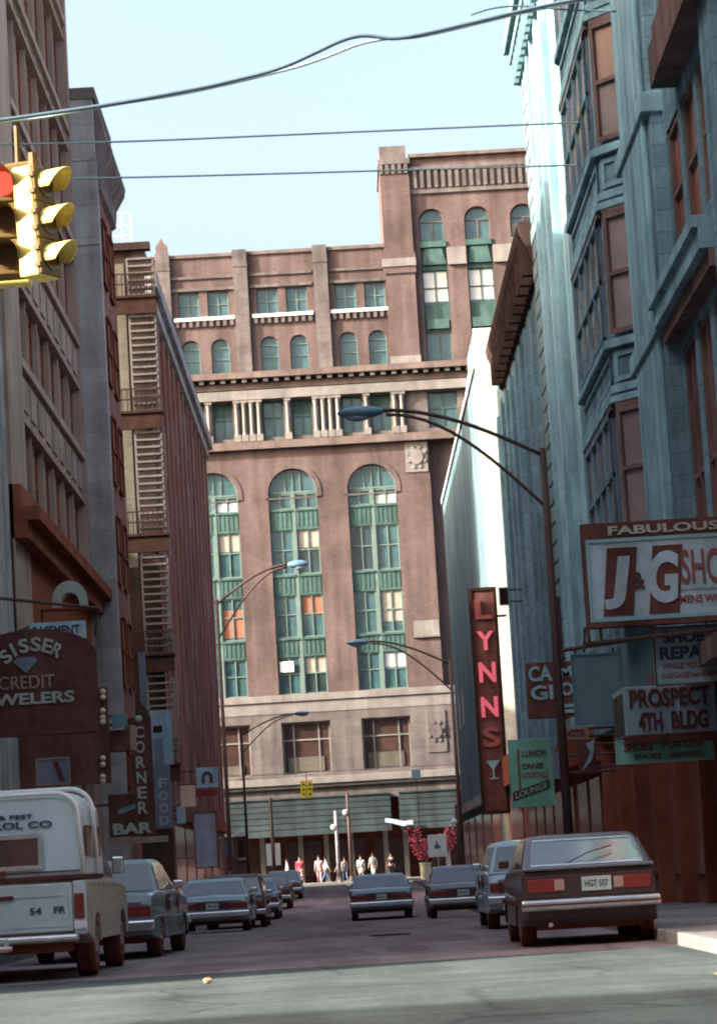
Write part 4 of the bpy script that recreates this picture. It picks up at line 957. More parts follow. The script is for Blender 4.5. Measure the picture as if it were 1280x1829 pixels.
uc = (u0 + u1) / 2; o_ = arch(uc - .26, uc + .26, v0 + .2, v0 + .45, 10, .3); i_ = arch(uc - .12, uc + .12, v0 + .2, v0 + .45, 10, .16)
s = MB(fr); s.prism(o_[:1] + o_[2:2] + [(uc - .12, v0 + .2)] + list(reversed(i_[2:])) + [(uc + .12, v0 + .2), (uc + .26, v0 + .2)] + o_[2:], 0, .03); s.build('horseshoe_emblem', 'ink', th)
th, fr, u0, u1, v0, v1 = board('red_strip_sign', 'dark red strip sign directly under the horseshoe emblem sign', 'sign', (350, 1411, 388, 1424), 132, 'tail', None, t=.25, arm=WL)
th, fr, u0, u1, v0, v1 = board('tall_grey_panel', 'tall plain grey blue banner panel over the pale blue parked car, left', 'banner', (344, 1452, 386, 1552), 128, 'sign_grey', 'sign_brown', t=.2, fw=.05, arm=WL)
th, fr, u0, u1, v0, v1 = board('small_pale_sign', 'small upright pale sign left of the tall grey banner panel', 'sign', (315, 1442, 330, 1472), 112, 'sign_blue', None, t=.15, arm=WL)
th, fr, u0, u1, v0, v1 = board('mauve_window_sign', 'mauve box sign upper left of the tall grey banner panel', 'sign', (322, 1404, 348, 1442), 126, 'mauve', None, t=.2, arm=WL)

# --- street lamps
def lamp_proto(height=9.6, reach=3.4, m='lampsteel'):
    root = link(bpy.data.objects.new('street_lamp', None)); ORG[root] = Vector((0, 0, 0))
    MB().tube([(0, 0, 0), (0, 0, height)], .11, 10, .07).build('pole', m, root, smooth=True)
    MB().lathe([(.24, 0), (.24, .12), (.17, .3), (.14, .9), (.11, 1.0)], n=12).build('base', m, root)
    up = [(-reach * t, 0, height - .15 + 1.15 * math.sin(t * PI * .5)) for t in [i / 12 for i in range(13)]]
    lo = [(-reach * .95 * t, 0, height - 1.25 + 2.15 * math.sin(t * PI * .5)) for t in [i / 12 for i in range(13)]]
    MB().tube(up, .042, 8).build('arm', m, root, smooth=True); MB().tube(lo, .036, 8).build('arm', m, root, smooth=True)
    hd = MB(); n = 9; z = height + .98
    hd.ball((-reach - .35, 0, z), 1, 12, (.5, .2, .13)); h = hd.build('lamp_head', 'lamphead', root, smooth=True)
    MB().ball((-reach - .42, 0, z - .06), 1, 10, (.3, .15, .13)).build('lens', 'sign_blue', h, smooth=True)
    MB().box(-.16, -.02, -.06, .06, height - 1.4, height - 1.1) if False else None
    return root
def put_lamp(o, X, Y, label, rz=0.0):
    o.location = (X, Y, gz(Y) + .13); o.rotation_euler.z = rz; tag(o, label, 'street lamp', 'double armed street lamps'); return o
lp = lamp_proto()
p = onY(1001, 1330, 70.5)
put_lamp(lp, 4.42, 58, 'nearest brown street lamp, its double arm reaching left across the pale end wall')
l2 = copy_tree(lp); put_lamp(l2, 4.42, 116, 'farther right street lamp with double arm, beside the tall vertical neon sign')
l3 = copy_tree(lp); put_lamp(l3, -6.5, 172, 'small far left street lamp whose arm reaches right before the stone base', PI)
l4 = copy_tree(lp); put_lamp(l4, -5.55, 126, 'tall pale street lamp by the left row, its head before the middle arch', PI); l4.scale = (1.0, 1.0, 1.42)

# --- poles at the far crossing
def pole(px, Y, h, label, m='lampsteel', globe=True, name='signal_pole'):
    p = onY(px, 1560, Y); th = thing(name, (p.x, Y, gz(Y)), label, 'pole'); z0 = gz(Y)
    MB().tube([(p.x, Y, z0), (p.x, Y, z0 + h)], .13, 8, .1).build('pole', m, th, smooth=True)
    MB().lathe([(.25, z0), (.25, z0 + .15), (.16, z0 + .5)], (p.x, Y, 0), 10).build('base', m, th)
    if globe: MB().ball((p.x - .2, Y - .1, z0 + h * .78), .19, 8).build('globe', 'globe', th, smooth=True)
    return th
t_ = pole(490, 186, 6.0, 'dark pole with two white banners, at the far end of the left kerb', globe=False)
for dx in (-.28, .32):
    p = onY(490, 1560, 186); MB(FF(185.8)).box(p.x + dx - .19, p.x + dx + .15, 1.75, 3.2, -.03, .03).build('banner', 'white', t_)
pole(628, 192, 6.2, 'dark pole with a white globe, mid far pavement'); pole(822, 174, 4.6, 'short pole with a white globe at the far right corner')
pole(605, 193, 5.0, 'thin grey pole with a white globe left of the central dark pole', 'greystone')
th = thing('far_traffic_signal', onY(548, 1425, 187), 'small yellow traffic signal hanging over the far crossing', 'traffic signal')
p = onY(548, 1410, 187)
for dx, wd in ((-.22, .2), (.2, .18)):
    b_ = MB().box(p.x + dx - wd, p.x + dx + wd, 186.8, 187.2, p.z - .56, p.z + .56).build('signal_head', 'far_y', th)
    for q in range(3): MB().lathe([(.001, 186.76), (.07, 186.76), (.07, 186.79)], (p.x + dx, 0, p.z + .32 - q * .32), 10, 'y').build('lens', 'lens_d', b_)
MB().tube([(p.x, 187, p.z + .5), (p.x, 187, p.z + 1.1)], .04, 6).build('hanger', 'lampsteel', th)
def wire(pts, r, m, label, name='overhead_wire', cat='wire'):
    P = [Vector(q) for q in pts]; out = []
    for i in range(len(P) - 1):
        a, b, c, d = P[max(i - 1, 0)], P[i], P[i + 1], P[min(i + 2, len(P) - 1)]
        for t in [j / 6 for j in range(6)]: out.append(.5 * ((2 * b) + (c - a) * t + (2 * a - 5 * b + 4 * c - d) * t * t + (3 * b - a - 3 * c + d) * t ** 3))
    pts = out + [P[-1]] if len(P) > 2 else pts
    o = MB().tube(pts, r, 6).build(name, m, smooth=True); return tag(o, label, cat)
a, b = onY(200, 1400, 187), onY(1000, 1355, 187)
wire([a, p + Vector((0, 0, 1.1)), b], .03, 'greystone', 'sagging wire that carries the small far traffic signal')
p = onY(743, 1383, 190); th = thing('blue_sign', p, 'little blue square sign before the stone base at the right', 'sign')
MB(FF(190)).box(p.x - .3, p.x + .3, p.z - .3, p.z + .3, -.04, 0).build('panel', 'lamphead', th); MB(FF(190)).box(p.x - .03, p.x + .03, gz(190), p.z - .3, -.05, -.01).build('post', 'lampsteel', th)
p = onY(712, 1466, 198.6); th = thing('pale_script_sign', p, 'small pale curved sign across the right end of the awning', 'sign')
s = MB(FF(199.5)); s.prism([(p.x - .95, p.z + .25), (p.x - .4, p.z + .15), (p.x + .4, p.z - .05), (p.x + 1.0, p.z), (p.x + 1.0, p.z - .3), (p.x + .3, p.z - .4), (p.x - .5, p.z - .15), (p.x - .95, p.z - .05)], 0, .12); s.build('panel', 'sign_white', th)

# --- the hanging four way signal close to the camera
YT = 26.0
sg = thing('traffic_signal', onY(60, 400, YT), 'yellow hanging traffic signal with its red lamp lit at the left edge', 'traffic signal')
def signal_head(fr, name, lit, bodym, doorm):
    # fr: u across, v up, w out of the face; 1.07 m tall
    b_ = MB(fr); b_.box(-.17, .17, -.535, .535, -.22, 0); o = b_.build(name, bodym, sg, bevel=.02)
    d_ = MB(fr)
    for q in (-1, 0, 1): d_.box(-.165, .165, q * .355 - .168, q * .355 + .168, .001, .035)
    d_.each('door', doorm, o, bevel=.012)
    hg = MB(fr)
    for q in (-1, 0, 1): hg.box(-.19, -.165, q * .355 - .1, q * .355 - .06, -.03, .03); hg.box(-.19, -.165, q * .355 + .06, q * .355 + .1, -.03, .03); hg.box(.165, .185, q * .355 - .02, q * .355 + .02, -.02, .045)
    hg.each('hinge', doorm, o)
    for q in (1, 0, -1):
        c = q * .355; n = 16
        ls = MB(fr); ls.prism([(.118 * math.cos(2 * PI * i / n), c + .118 * math.sin(2 * PI * i / n)) for i in range(n)], .036, .05)
        ls.build('lens', 'red_on' if (lit and q == 1) else 'lens_d', o)
        vz = MB(fr); k = 15
        A_ = [(-200 + i * 220 / (k - 1)) for i in range(k)]
        ang = [math.radians(-20 + i * 220 / (k - 1)) for i in range(k)]
        pts = []
        for r_, sgn in ((.135, 0), (.127, 1)):
            for i, t in enumerate(ang):
                f_ = max(0.12, math.sin(t) * .5 + .5); ln = .05 + .23 * f_
                pts.append((r_ * math.cos(t), c + r_ * math.sin(t), .036)); pts.append((r_ * math.cos(t), c + r_ * math.sin(t) , .036 + ln))
        fs = []
        for s_ in (0, 1):
            for i in range(k - 1):
                b0_ = s_ * 2 * k + i * 2; fs.append((b0_, b0_ + 1, b0_ + 3, b0_ + 2))
        for i in range(k - 1): fs.append((i * 2 + 1, i * 2 + 3, 2 * k + i * 2 + 3, 2 * k + i * 2 + 1))
        vz.add(pts, fs); vz.build('visor', bodym, o)
    return o
pA = onY(10, 392, YT); pB = onY(62, 392, YT)
def facing(p, deg):    # deg 0 looks at the camera, 90 to the right
    a = math.radians(deg); return Fr(p, (math.cos(a), math.sin(a), 0), (math.sin(a), -math.cos(a), 0), (math.sin(math.radians(-2)), 0, 1))
signal_head(facing(Vector((pA.x, YT + .05, pA.z)), -6), 'signal_head', True, 'sig_d', 'sig_d')
c0 = Vector((pB.x + .10, YT - .05, pB.z - .04))
signal_head(facing(c0, 62), 'signal_head', False, 'sig_y', 'sig_d')
signal_head(facing(Vector((pA.x - .02, YT + .62, pA.z)), 180), 'signal_head', False, 'sig_y', 'sig_d')
mb = MB(); z = pA.z + .56; mb.tube([(pA.x, YT + .2, z), (pB.x + .05, YT + .1, z)], .035, 6); mb.tube([(pA.x + .12, YT + .2, z), (pA.x + .12, YT + .2, z + .4)], .03, 6); mb.tube([(pB.x, YT + .1, z - .05), (pB.x, YT + .1, z + .1)], .05, 6); mb.build('hanger', 'sig_d', sg)
# --- overhead wires
pts1 = [(-620, 300), (-300, 255), (0, 214), (80, 203), (200, 185), (340, 160), (430, 140), (500, 121), (560, 95), (610, 72), (650, 63), (700, 68), (740, 63), (800, 50), (930, 19), (1010, 2), (1100, -14), (1500, -90), (1900, -170)]
c1 = wire([onY(x, y, YT + .2) for x, y in pts1], .020, 'wire', 'thick dark span cable crossing the whole sky above the signal')
pts2 = [(-620, 305), (-300, 260), (0, 218), (80, 209), (200, 187), (340, 164), (500, 127), (570, 106), (640, 79), (690, 69), (740, 66), (800, 54), (930, 23), (1100, -12), (1500, -88), (1900, -168)]
wire([onY(x, y, YT + .3) for x, y in pts2], .014, 'wire_p', 'pale cable lashed along the thick span cable')
wire([onY(x, y, 60) for x, y in [(-200, 262), (200, 253), (520, 240), (940, 222), (1190, 212)]], .022, 'wire_p', 'upper of the two thin straight wires across the sky')
wire([onY(x, y, 62) for x, y in [(-200, 322), (200, 317), (520, 309), (690, 304), (940, 297), (1170, 290)]], .022, 'wire_p', 'lower of the two thin straight wires across the sky')

pts3 = [(840, 26), (880, 14), (930, 10), (1000, 16), (1100, 20)]
wire([onY(x, y, YT + .25) for x, y in pts3], .010, 'wire', 'short loose strand looping off the span cable near the terracotta cornice')
# --- cars.  y = 0 at the rear bumper, + y forward
def wheel_set(root, W, ya, yb, r, wd=.19, rim='chrome'):
    for y in (ya, yb):
        for s in (-1, 1):
            x = s * (W / 2 - wd / 2 - .03)
            w_ = MB(); w_.lathe([(r * .6, x - wd / 2), (r * .95, x - wd / 2), (r, x - wd / 2 + .04), (r, x + wd / 2 - .04), (r * .95, x + wd / 2), (r * .6, x + wd / 2)], (0, y, r), 20, 'x')
            o = w_.build('wheel', 'rubber', root, smooth=False)
            xs = x + s * wd / 2
            MB().lathe([(r * .6, xs - s * .03), (r * .58, xs + s * .004), (r * .3, xs - s * .012), (r * .2, xs + s * .012), (.001, xs + s * .015)], (0, y, r), 16, 'x').build('rim', rim, o)
def body_mesh(W, prof, taper=.05):
    # prof: closed side outline (y, z); slices across the width with rounded shoulders
    ys = [p[0] for p in prof]; zs = [p[1] for p in prof]; L0, L1 = min(ys), max(ys); zc = (min(zs) + max(zs)) / 2; yc = (L0 + L1) / 2
    sl = [(-1, .055), (-.985, .02), (-.93, .004), (-.6, 0), (0, -.012), (.6, 0), (.93, .004), (.985, .02), (1, .055)]
    mb = MB(); n = len(prof); tri = tessellate_polygon([[Vector((p[0], p[1], 0)) for p in prof]])
    pts = []
    for sx, ins in sl:
        for y, z in prof:
            yy = y + (ins if y < yc else -ins) * min(1, abs(y - yc) / (L1 - L0) * 2.2) ** 3
            zz = z - ins * (1 if z > zc else -.3)
            e = max(0, abs(yy - yc) / ((L1 - L0) / 2) - .7) / .3
            pts.append((sx * W / 2 * (1 - taper * e * e), yy, zz))
    fs = [tuple(t) for t in tri] + [tuple(i + (len(sl) - 1) * n for i in t) for t in tri]
    for k in range(len(sl) - 1):
        for i in range(n): fs.append((k * n + i, k * n + (i + 1) % n, (k + 1) * n + (i + 1) % n, (k + 1) * n + i))
    mb.add(pts, fs); return mb
def archcut(yc, r, zb, n=8): return [(yc + r * math.cos(PI * i / n), zb + r * math.sin(PI * i / n)) for i in range(n + 1)]    # from +y to -y
def side_profile(L, zb, rear, top, front, ya, yb, r):
    # rear: points up the tail; top: rear to front; front: down the nose
    low = []
    for yc in (yb, ya):
        low += [(yc + r + .02, zb)] + [(yc + r * math.cos(PI * i / 8), .30 + r * math.sin(PI * i / 8)) for i in range(9)] + [(yc - r - .02, zb)]
    return rear + top + front + low
def pane_on(q, name, m, root, a0, a1, b0, b1, off=.010, frame=None, fr_r=.014):
    # q: 4 corners bottom-left, bottom-right, top-right, top-left
    P = [Vector(x) for x in q]; nrm = (P[1] - P[0]).cross(P[3] - P[0]).normalized()
    ctr = sum(P, Vector()) / 4
    if nrm.dot(ctr - Vector((0, root['_cy'], .9))) < 0: nrm = -nrm
    def at(a, b): return (P[0] * (1 - a) + P[1] * a) * (1 - b) + (P[3] * (1 - a) + P[2] * a) * b
    c4 = [at(a0, b0), at(a1, b0), at(a1, b1), at(a0, b1)]
    mb = MB(); mb.add([tuple(x + nrm * off) for x in c4] + [tuple(x - nrm * .01) for x in c4], [(0, 1, 2, 3), (4, 5, 6, 7), (0, 1, 5, 4), (1, 2, 6, 5), (2, 3, 7, 6), (3, 0, 4, 7)])
    o = mb.build(name, m, root)
    if frame:
        f = MB(); cc = [x + nrm * (off + .004) for x in c4]; f.tube([tuple(x) for x in cc + [cc[0], cc[1]]], fr_r, 6); f.build('window_trim', frame, o)
    return o
def cabin(root, paint, W, yb0, yb1, yt0, yt1, zb, zt, wt, glass_r='carglass', trim=None, posts=1, rear_in=(.04, .96, .08, .92), wbase=None):
    wb = (wbase or W) / 2 - .045; w2 = wt / 2; zm = zt - .06
    root['_cy'] = (yb0 + yb1) / 2
    t = (zm - zb) / (zt - zb)
    def lerp(a, b, t): return a + (b - a) * t
    m0, m1, mw = lerp(yb0, yt0, .93), lerp(yb1, yt1, .93), lerp(wb, w2, .93)
    lv = [(yb0, yb1, wb, zb), (m0, m1, mw, zm), (yt0 + .06, yt1 - .08, w2 - .05, zt - .012), (yt0 + .25, yt1 - .3, w2 - .25, zt)]
    mb = MB(); pts = []
    for a, b, w_, z in lv: pts += [(-w_, a, z), (w_, a, z), (w_, b, z), (-w_, b, z)]
    fs = []
    for k in range(3):
        for i in range(4): fs.append((k * 4 + i, k * 4 + (i + 1) % 4, (k + 1) * 4 + (i + 1) % 4, (k + 1) * 4 + i))
    fs.append((12, 13, 14, 15)); mb.add(pts, fs); mb.build('cabin', paint, root, bevel=.03)
    V = lambda k, i: pts[k * 4 + i]
    pane_on([V(0, 0), V(0, 1), V(1, 1), V(1, 0)], 'rear_window', glass_r, root, *rear_in, frame=trim)
    pane_on([V(0, 3), V(0, 2), V(1, 2), V(1, 3)], 'windshield', 'carglass', root, .05, .95, .08, .94)
    for i, j in ((1, 2), (3, 0)):
        flip = (i == 3)
        segs = [(.05, .48), (.52, .95)] if posts == 1 else [(.05, .34), (.37, .63), (.66, .95)]
        for a, b in segs: pane_on([V(0, i), V(0, j), V(1, j), V(1, i)], 'side_window', 'carglass_d', root, a, b, .1, .92)
def plate(root, x, y, z, s='ABC 123', w_=.31, h=.155):
    o = MB(Fr((x, y, z), (1, 0, 0), (0, -1, 0))).box(-w_ / 2, w_ / 2, 0, h, 0, .012).build('licence_plate', 'plate', root)
    text(s, Fr((x, y, z), (1, 0, 0), (0, -1, 0)), -w_ * .4, w_ * .4, h * .25, h * .75, .012, .016, 'ink_blue', o, bold=.02)
def boxpart(root, name, m, x0, x1, y0, y1, z0, z1, bev=.015): return MB().box(x0, x1, y0, y1, z0, z1).build(name, m, root, bevel=bev)
def car_root(name, label, cat, group=None):
    o = link(bpy.data.objects.new(name, None)); ORG[o] = Vector((0, 0, 0)); tag(o, label, cat, group); return o
def sedan(label, paint, W=1.85, L=5.1, H=1.38, bumper='chrome', wagon=False, trunk=1.05, plate_s='748 KLO', name='parked_car', tail_w=.42, trim=None, group='cars parked along both kerbs', cat='car'):
    r = car_root(name, label, cat, group); ya, yb, wr = 1.02, L - .92, .32
    dz = .92
    rear = [(.10, .34), (.03, .42), (.03, .62), (.06, dz - .14), (.14, dz - .02)]
    top = [(.35, dz + .01), (trunk + .1, dz + .03), (L - 1.6, dz + .02), (L - 1.35, dz + .005), (L - .5, dz - .06), (L - .2, dz - .1)]
    front = [(L - .08, dz - .16), (L - .03, .6), (L - .05, .4), (L - .12, .32)]
    pr = side_profile(L, .26, rear, top, front, ya, yb, .37)
    body_mesh(W, pr).build('body', paint, r, smooth=False, bevel=.0)
    MB().box(-W / 2 + .22, W / 2 - .22, .3, L - .3, .22, .55).build('underbody', 'under', r)
    MB().box(-W / 2 + .10, W / 2 - .10, ya - .36, ya + .36, .35, .66).build('wheel_well', 'under', r); MB().box(-W / 2 + .10, W / 2 - .10, yb - .36, yb + .36, .35, .66).build('wheel_well', 'under', r)
    if wagon: cabin(r, paint, W, .12, L - 1.55, .32, L - 2.25, dz - .02, H, W - .36, trim=trim, posts=2)
    else: cabin(r, paint, W, trunk, L - 1.5, trunk + .55, L - 2.3, dz - .0, H, W - .42, trim=trim)
    b_ = MB(); b_.box(-W / 2 - .01, W / 2 + .01, -.09, .05, .40, .55); b_.build('bumper', bumper, r, bevel=.03)
    b_ = MB(); b_.box(-W / 2, W / 2, L - .06, L + .08, .40, .55); b_.build('bumper', bumper, r, bevel=.03)
    for s in (-1, 1):
        x0, x1 = sorted((s * (W / 2 - .05), s * (W / 2 - .05 - tail_w))); boxpart(r, 'tail_light', 'tail', x0, x1, .0, .08, .60, .75, .012)
        x0, x1 = sorted((s * (W / 2 - .1), s * (W / 2 - .45))); boxpart(r, 'headlight', 'sign_white', x0, x1, L - .06, L - .0, .58, .74, .012)
        boxpart(r, 'side_trim', bumper, *sorted((s * (W / 2 - .02), s * (W / 2 + .012))), .5, L - .4, .57, .60, .004)
        boxpart(r, 'mirror', 'chrome', *sorted((s * (W / 2 - .05), s * (W / 2 + .10))), L - 1.95, L - 1.86, dz + .04, dz + .16, .02)
        for yy in (1.75, L - 2.95, L - 1.75):
            boxpart(r, 'door_seam', 'ink', *sorted((s * (W / 2 - .03), s * (W / 2 + .004))), yy - .006, yy + .006, .34, dz - .03, 0)
        for yy in (1.95, L - 2.75): boxpart(r, 'door_handle', 'chrome', *sorted((s * (W / 2 - .01), s * (W / 2 + .022))), yy - .0, yy + .13, .79, .815, .005)
    boxpart(r, 'tail_panel', 'ink', -W / 2 + .05 + tail_w, W / 2 - .05 - tail_w, .004, .07, .585, .765, .01)
    plate(r, 0, -.0, .60 if not wagon else .6, plate_s)
    MB().box(-W / 2 + .18, W / 2 - .18, .02, .05, .785, .80).build('trunk_seam', 'ink', r)
    wheel_set(r, W, ya, yb, wr)
    return r
def place(r, x, y, rz=0.0):
    if '_cy' in r: del r['_cy']
    r.location = (x, y, gz(y + 2) + .0); r.rotation_euler.z = math.radians(rz); return r

# dark hatchback, the nearest car on the right
def hatchback():
    W, L, H = 1.70, 4.25, 1.36
    r = car_root('parked_car', 'blackish brown hatchback with wide silver bumper, parked nearest on the right', 'car', 'cars parked along both kerbs')
    ya, yb = .90, L - .85
    rear = [(.16, .26), (.08, .34), (.06, .50), (.05, .58), (.07, .80), (.02, .90), (.05, .945)]
    top = [(.3, .965), (.9, .96), (L - 1.5, .94), (L - 1.3, .93), (L - .4, .83), (L - .15, .78)]
    front = [(L - .06, .70), (L - .02, .55), (L - .06, .36), (L - .14, .28)]
    body_mesh(W, side_profile(L, .24, rear, top, front, ya, yb, .36), .06).build('body', 'paint_brown', r)
    MB().box(-W / 2 + .2, W / 2 - .2, .25, L - .3, .2, .55).build('underbody', 'under', r)
    for y in (ya, yb): MB().box(-W / 2 + .09, W / 2 - .09, y - .35, y + .35, .34, .64).build('wheel_well', 'under', r)
    cabin(r, 'paint_brown', W, .10, L - 1.38, 1.0, L - 2.1, .93, H, W - .34, trim='trim_blue', rear_in=(.07, .93, .10, .93))
    lip = MB(); lip.box(-W / 2 + .05, W / 2 - .05, -.02, .14, .925, .965); lip.build('tail_lip', 'paint_slate', r, bevel=.015)
    pn = MB(); pn.box(-W / 2 + .07, W / 2 - .07, .03, .09, .60, .86); pn.build('tail_panel', 'paint_brown', r, bevel=.01)
    for s in (-1, 1):
        a, b = sorted((s * .30, s * (W / 2 - .10))); boxpart(r, 'tail_light', 'tail', a, b, .01, .05, .66, .82, .01)
        a, b = sorted((s * .30, s * .42)); boxpart(r, 'reversing_light', 'mauve', a, b, -.002, .04, .675, .805, .008)
        a, b = sorted((s * (W / 2 - .02), s * (W / 2 + .11))); boxpart(r, 'mirror', 'paint_brown', a, b, L - 1.9, L - 1.8, .97, 1.08, .02)
        a, b = sorted((s * (W / 2 - .02), s * (W / 2 + .012))); boxpart(r, 'side_trim', 'ink', a, b, .4, L - .3, .50, .56, .004)
        a, b = sorted((s * .3, s * .62)); boxpart(r, 'headlight', 'sign_white', a, b, L - .08, L - .01, .58, .72, .01)
    bp = MB(); bp.box(-W / 2 + .01, W / 2 + .0, -.12, .07, .44, .575); o = bp.build('bumper', 'chrome', r, bevel=.03)
    MB().box(-W / 2 + .02, W / 2 - .01, -.128, -.10, .495, .52).build('rubber_strip', 'ink', o)
    MB().box(-W / 2, W / 2, L - .05, L + .08, .40, .54).build('bumper', 'chrome', r, bevel=.03)
    plate(r, .09, .02, .655, 'HGT 507', .36, .17)
    MB().lathe([(.03, -.05), (.03, .3)], (-.5, 0, .27), 8, 'y').build('exhaust_pipe', 'chrome', r)
    MB().tube([(-.25, .10, 1.0), (.05, .35, 1.12), (.35, .52, 1.19)], .008, 5).build('wiper', 'ink', r)
    wheel_set(r, W, ya, yb, .305)
    return r
place(hatchback(), 2.82, 34.3)
place(sedan('ice blue station wagon, rear half hidden behind the blackish brown hatchback', 'paint_sky', W=1.8, L=4.8, H=1.42, wagon=True, tail_w=.14, plate_s='T20 981'), 2.98, 45.2)
place(sedan('slate coloured sedan parked right, beyond the ice blue wagon', 'paint_slate', W=1.85, L=5.0, H=1.40, plate_s='RFX 33'), 2.82, 75)
place(sedan('steel blue sedan driving away down the middle of the street', 'paint_teal', W=1.88, L=5.2, H=1.36, plate_s='LKE 212', name='moving_car', group=None), .72, 84)
place(sedan('grey teal sedan parked left, right behind the white pickup truck', 'paint_grey', W=1.84, L=5.0, H=1.42, plate_s='905 HJW'), -3.78, 39.8, -2.5)
place(sedan('pale blue sedan parked left with a bright chrome trunk edge', 'paint_blue', W=1.84, L=5.3, H=1.36, plate_s='PMD 640'), -3.62, 70.5)
place(sedan('dark brown station wagon parked left, just past the pale blue sedan', 'paint_brown', W=1.84, L=5.0, H=1.58, wagon=True, plate_s='S41 77'), -3.6, 83)
place(sedan('slate blue sedan fourth in the left row, before the banner pole', 'paint_teal', W=1.8, L=4.8, H=1.38, plate_s='442 AB'), -3.55, 96)
place(sedan('maroon sedan fifth in the left row', 'paint_brown', W=1.8, L=4.8, H=1.38, plate_s='77 QRS'), -3.5, 112)
place(sedan('small grey teal sedan last in the left row', 'paint_grey', W=1.8, L=4.6, H=1.38, plate_s='GH 201'), -3.5, 134)

# white pickup with a cap
def pickup():
    W, L = 1.98, 5.3
    r = car_root('pickup_truck', 'white pickup truck with a lettered white cap and tan side, parked at left', 'pickup truck'); r['_cy'] = 2.5
    ya, yb = 1.15, L - .9
    rear = [(.10, .52), (.04, .56), (.03, .70), (.03, 1.12), (.06, 1.15)]
    top = [(.5, 1.155), (2.3, 1.155), (L - 1.7, 1.15), (L - 1.5, 1.14), (L - .3, 1.08)]
    front = [(L - .1, 1.02), (L - .03, .8), (L - .06, .5), (L - .15, .42)]
    low = []
    for yc in (yb, ya): low += [(yc + .45, .42)] + [(yc + .42 * math.cos(PI * i / 8), .40 + .42 * math.sin(PI * i / 8)) for i in range(9)] + [(yc - .45, .42)]
    body_mesh(W, rear + top + front + low, .015).build('body', 'paint_tan', r)
    MB().box(-W / 2 + .25, W / 2 - .25, .2, L - .3, .32, .6).build('underbody', 'under', r)
    for y in (ya, yb): MB().box(-W / 2 + .1, W / 2 - .1, y - .4, y + .4, .42, .8).build('wheel_well', 'under', r)
    # tail gate with its pressed panel
    FRr = Fr((0, 0, 0), (1, 0, 0), (0, -1, 0))
    t = MB(FRr); t.box(-W / 2 + .17, W / 2 - .17, .56, 1.12, -.05, -.005); tg = t.build('tailgate', 'paint_white', r, bevel=.015)
    p_ = MB(FRr); p_.sheet(rect(-W / 2 + .22, W / 2 - .22, .62, 1.02), [rect(-W / 2 + .27, W / 2 - .27, .67, .97)], .006, .01); p_.build('pressed_panel', 'paint_white', tg)
    MB(FRr).box(-.12, .14, .95, 1.0, -.005, .025).build('handle', 'ink', tg, bevel=.008)
    text('54', FRr, .32, .46, .77, .85, -.004, .008, 'ink_blue', tg, bold=.02); text('FR', FRr, .60, .74, .77, .85, -.004, .008, 'ink_blue', tg, bold=.02)
    for s in (-1, 1):
        a, b = sorted((s * (W / 2 - .01), s * (W / 2 - .16))); MB(FRr).box(a, b, .52, 1.14, -.06, -.012).build('corner_post', 'paint_white', r, bevel=.015)
        a, b = sorted((s * (W / 2 - .035), s * (W / 2 - .15))); MB(FRr).box(a, b, .70, .99, -.011, .012).build('tail_light', 'tail', r, bevel=.012)
        a, b = sorted((s * (W / 2 - .01), s * (W / 2 - .16))); MB(FRr).box(a, b, .58, .67, -.011, .02).build('bumper_bracket', 'white', r, bevel=.01)
        a, b = sorted((s * (W / 2 - .02), s * (W / 2 + .13))); boxpart(r, 'mirror', 'chrome', a, b, L - 1.95, L - 1.85, 1.2, 1.42, .02)
        a, b = sorted((s * .55, s * .85)); boxpart(r, 'headlight', 'sign_white', a, b, L - .06, L + .0, .75, .98, .03)
    MB().box(-W / 2 + .1, W / 2 - .1, -.16, .0, .44, .53).build('bumper', 'chrome', r, bevel=.03)
    MB().box(-W / 2 + .02, W / 2 - .02, L - .05, L + .08, .5, .66).build('bumper', 'chrome', r, bevel=.03)
    plate(r, -.10, -.165, .36, '882 TRK', .36, .15)
    MB().tube([(-.02, -.17, .40), (.12, -.17, .40)], .03, 6).build('plate_lamp', 'bulb', r)
    # rail between body and cap
    MB().box(-W / 2 + .03, W / 2 - .03, .0, 2.35, 1.16, 1.21).build('bed_rail', 'ink', r)
    # cap: rounded section lofted forward
    def sec(y, w_, z1, rr=.26):
        pts = [(-w_, y, 1.21), (w_, y, 1.21)]
        for i in range(7):
            t_ = PI / 2 * i / 6; pts.append((w_ - .04 - rr + rr * math.cos(t_), y, z1 - rr + rr * math.sin(t_)))
        for i in range(7):
            t_ = PI / 2 + PI / 2 * i / 6; pts.append((-w_ + .04 + rr + rr * math.cos(t_), y, z1 - rr + rr * math.sin(t_)))
        return pts
    cp = MB(); ss = [sec(.02, W / 2 - .03, 2.12), sec(.10, W / 2 - .02, 2.16), sec(1.2, W / 2 - .02, 2.20), sec(2.28, W / 2 - .02, 2.18)]; n = len(ss[0]); pts = sum(ss, [])
    fs = [tuple(range(n)), tuple(range(3 * n, 4 * n))]
    for k in range(3):
        for i in range(n): fs.append((k * n + i, k * n + (i + 1) % n, (k + 1) * n + (i + 1) % n, (k + 1) * n + i))
    cp.add(pts, fs); cap = cp.build('cap', 'cap_white', r)
    # edge hoop on the cap and second hoop further forward
    for y in (.0, 1.25):
        pp = [q for q in sec(y, W / 2 - (.02 if y == 0 else -.02), 2.16 if y == 0 else 2.24)][1:]
        MB().tube([(q[0], q[1], q[2]) for q in pp] + [(-(W / 2 - .02), y, 1.21)], .028, 8).build('hoop', 'white', cap, smooth=True)
    wn = MB(FRr); wn.box(-.80, .46, 1.33, 1.66, -.02, .004); wo_ = wn.build('cap_window', 'carglass_d', cap)
    f_ = MB(FRr); f_.sheet(rect(-.84, .50, 1.29, 1.70), [rect(-.79, .45, 1.34, 1.65)], .022, .025); f_.build('window_frame', 'chrome', wo_)
    MB(FRr).box(-.02, .06, 1.22, 1.30, -.01, .02).build('latch', 'tail', cap)
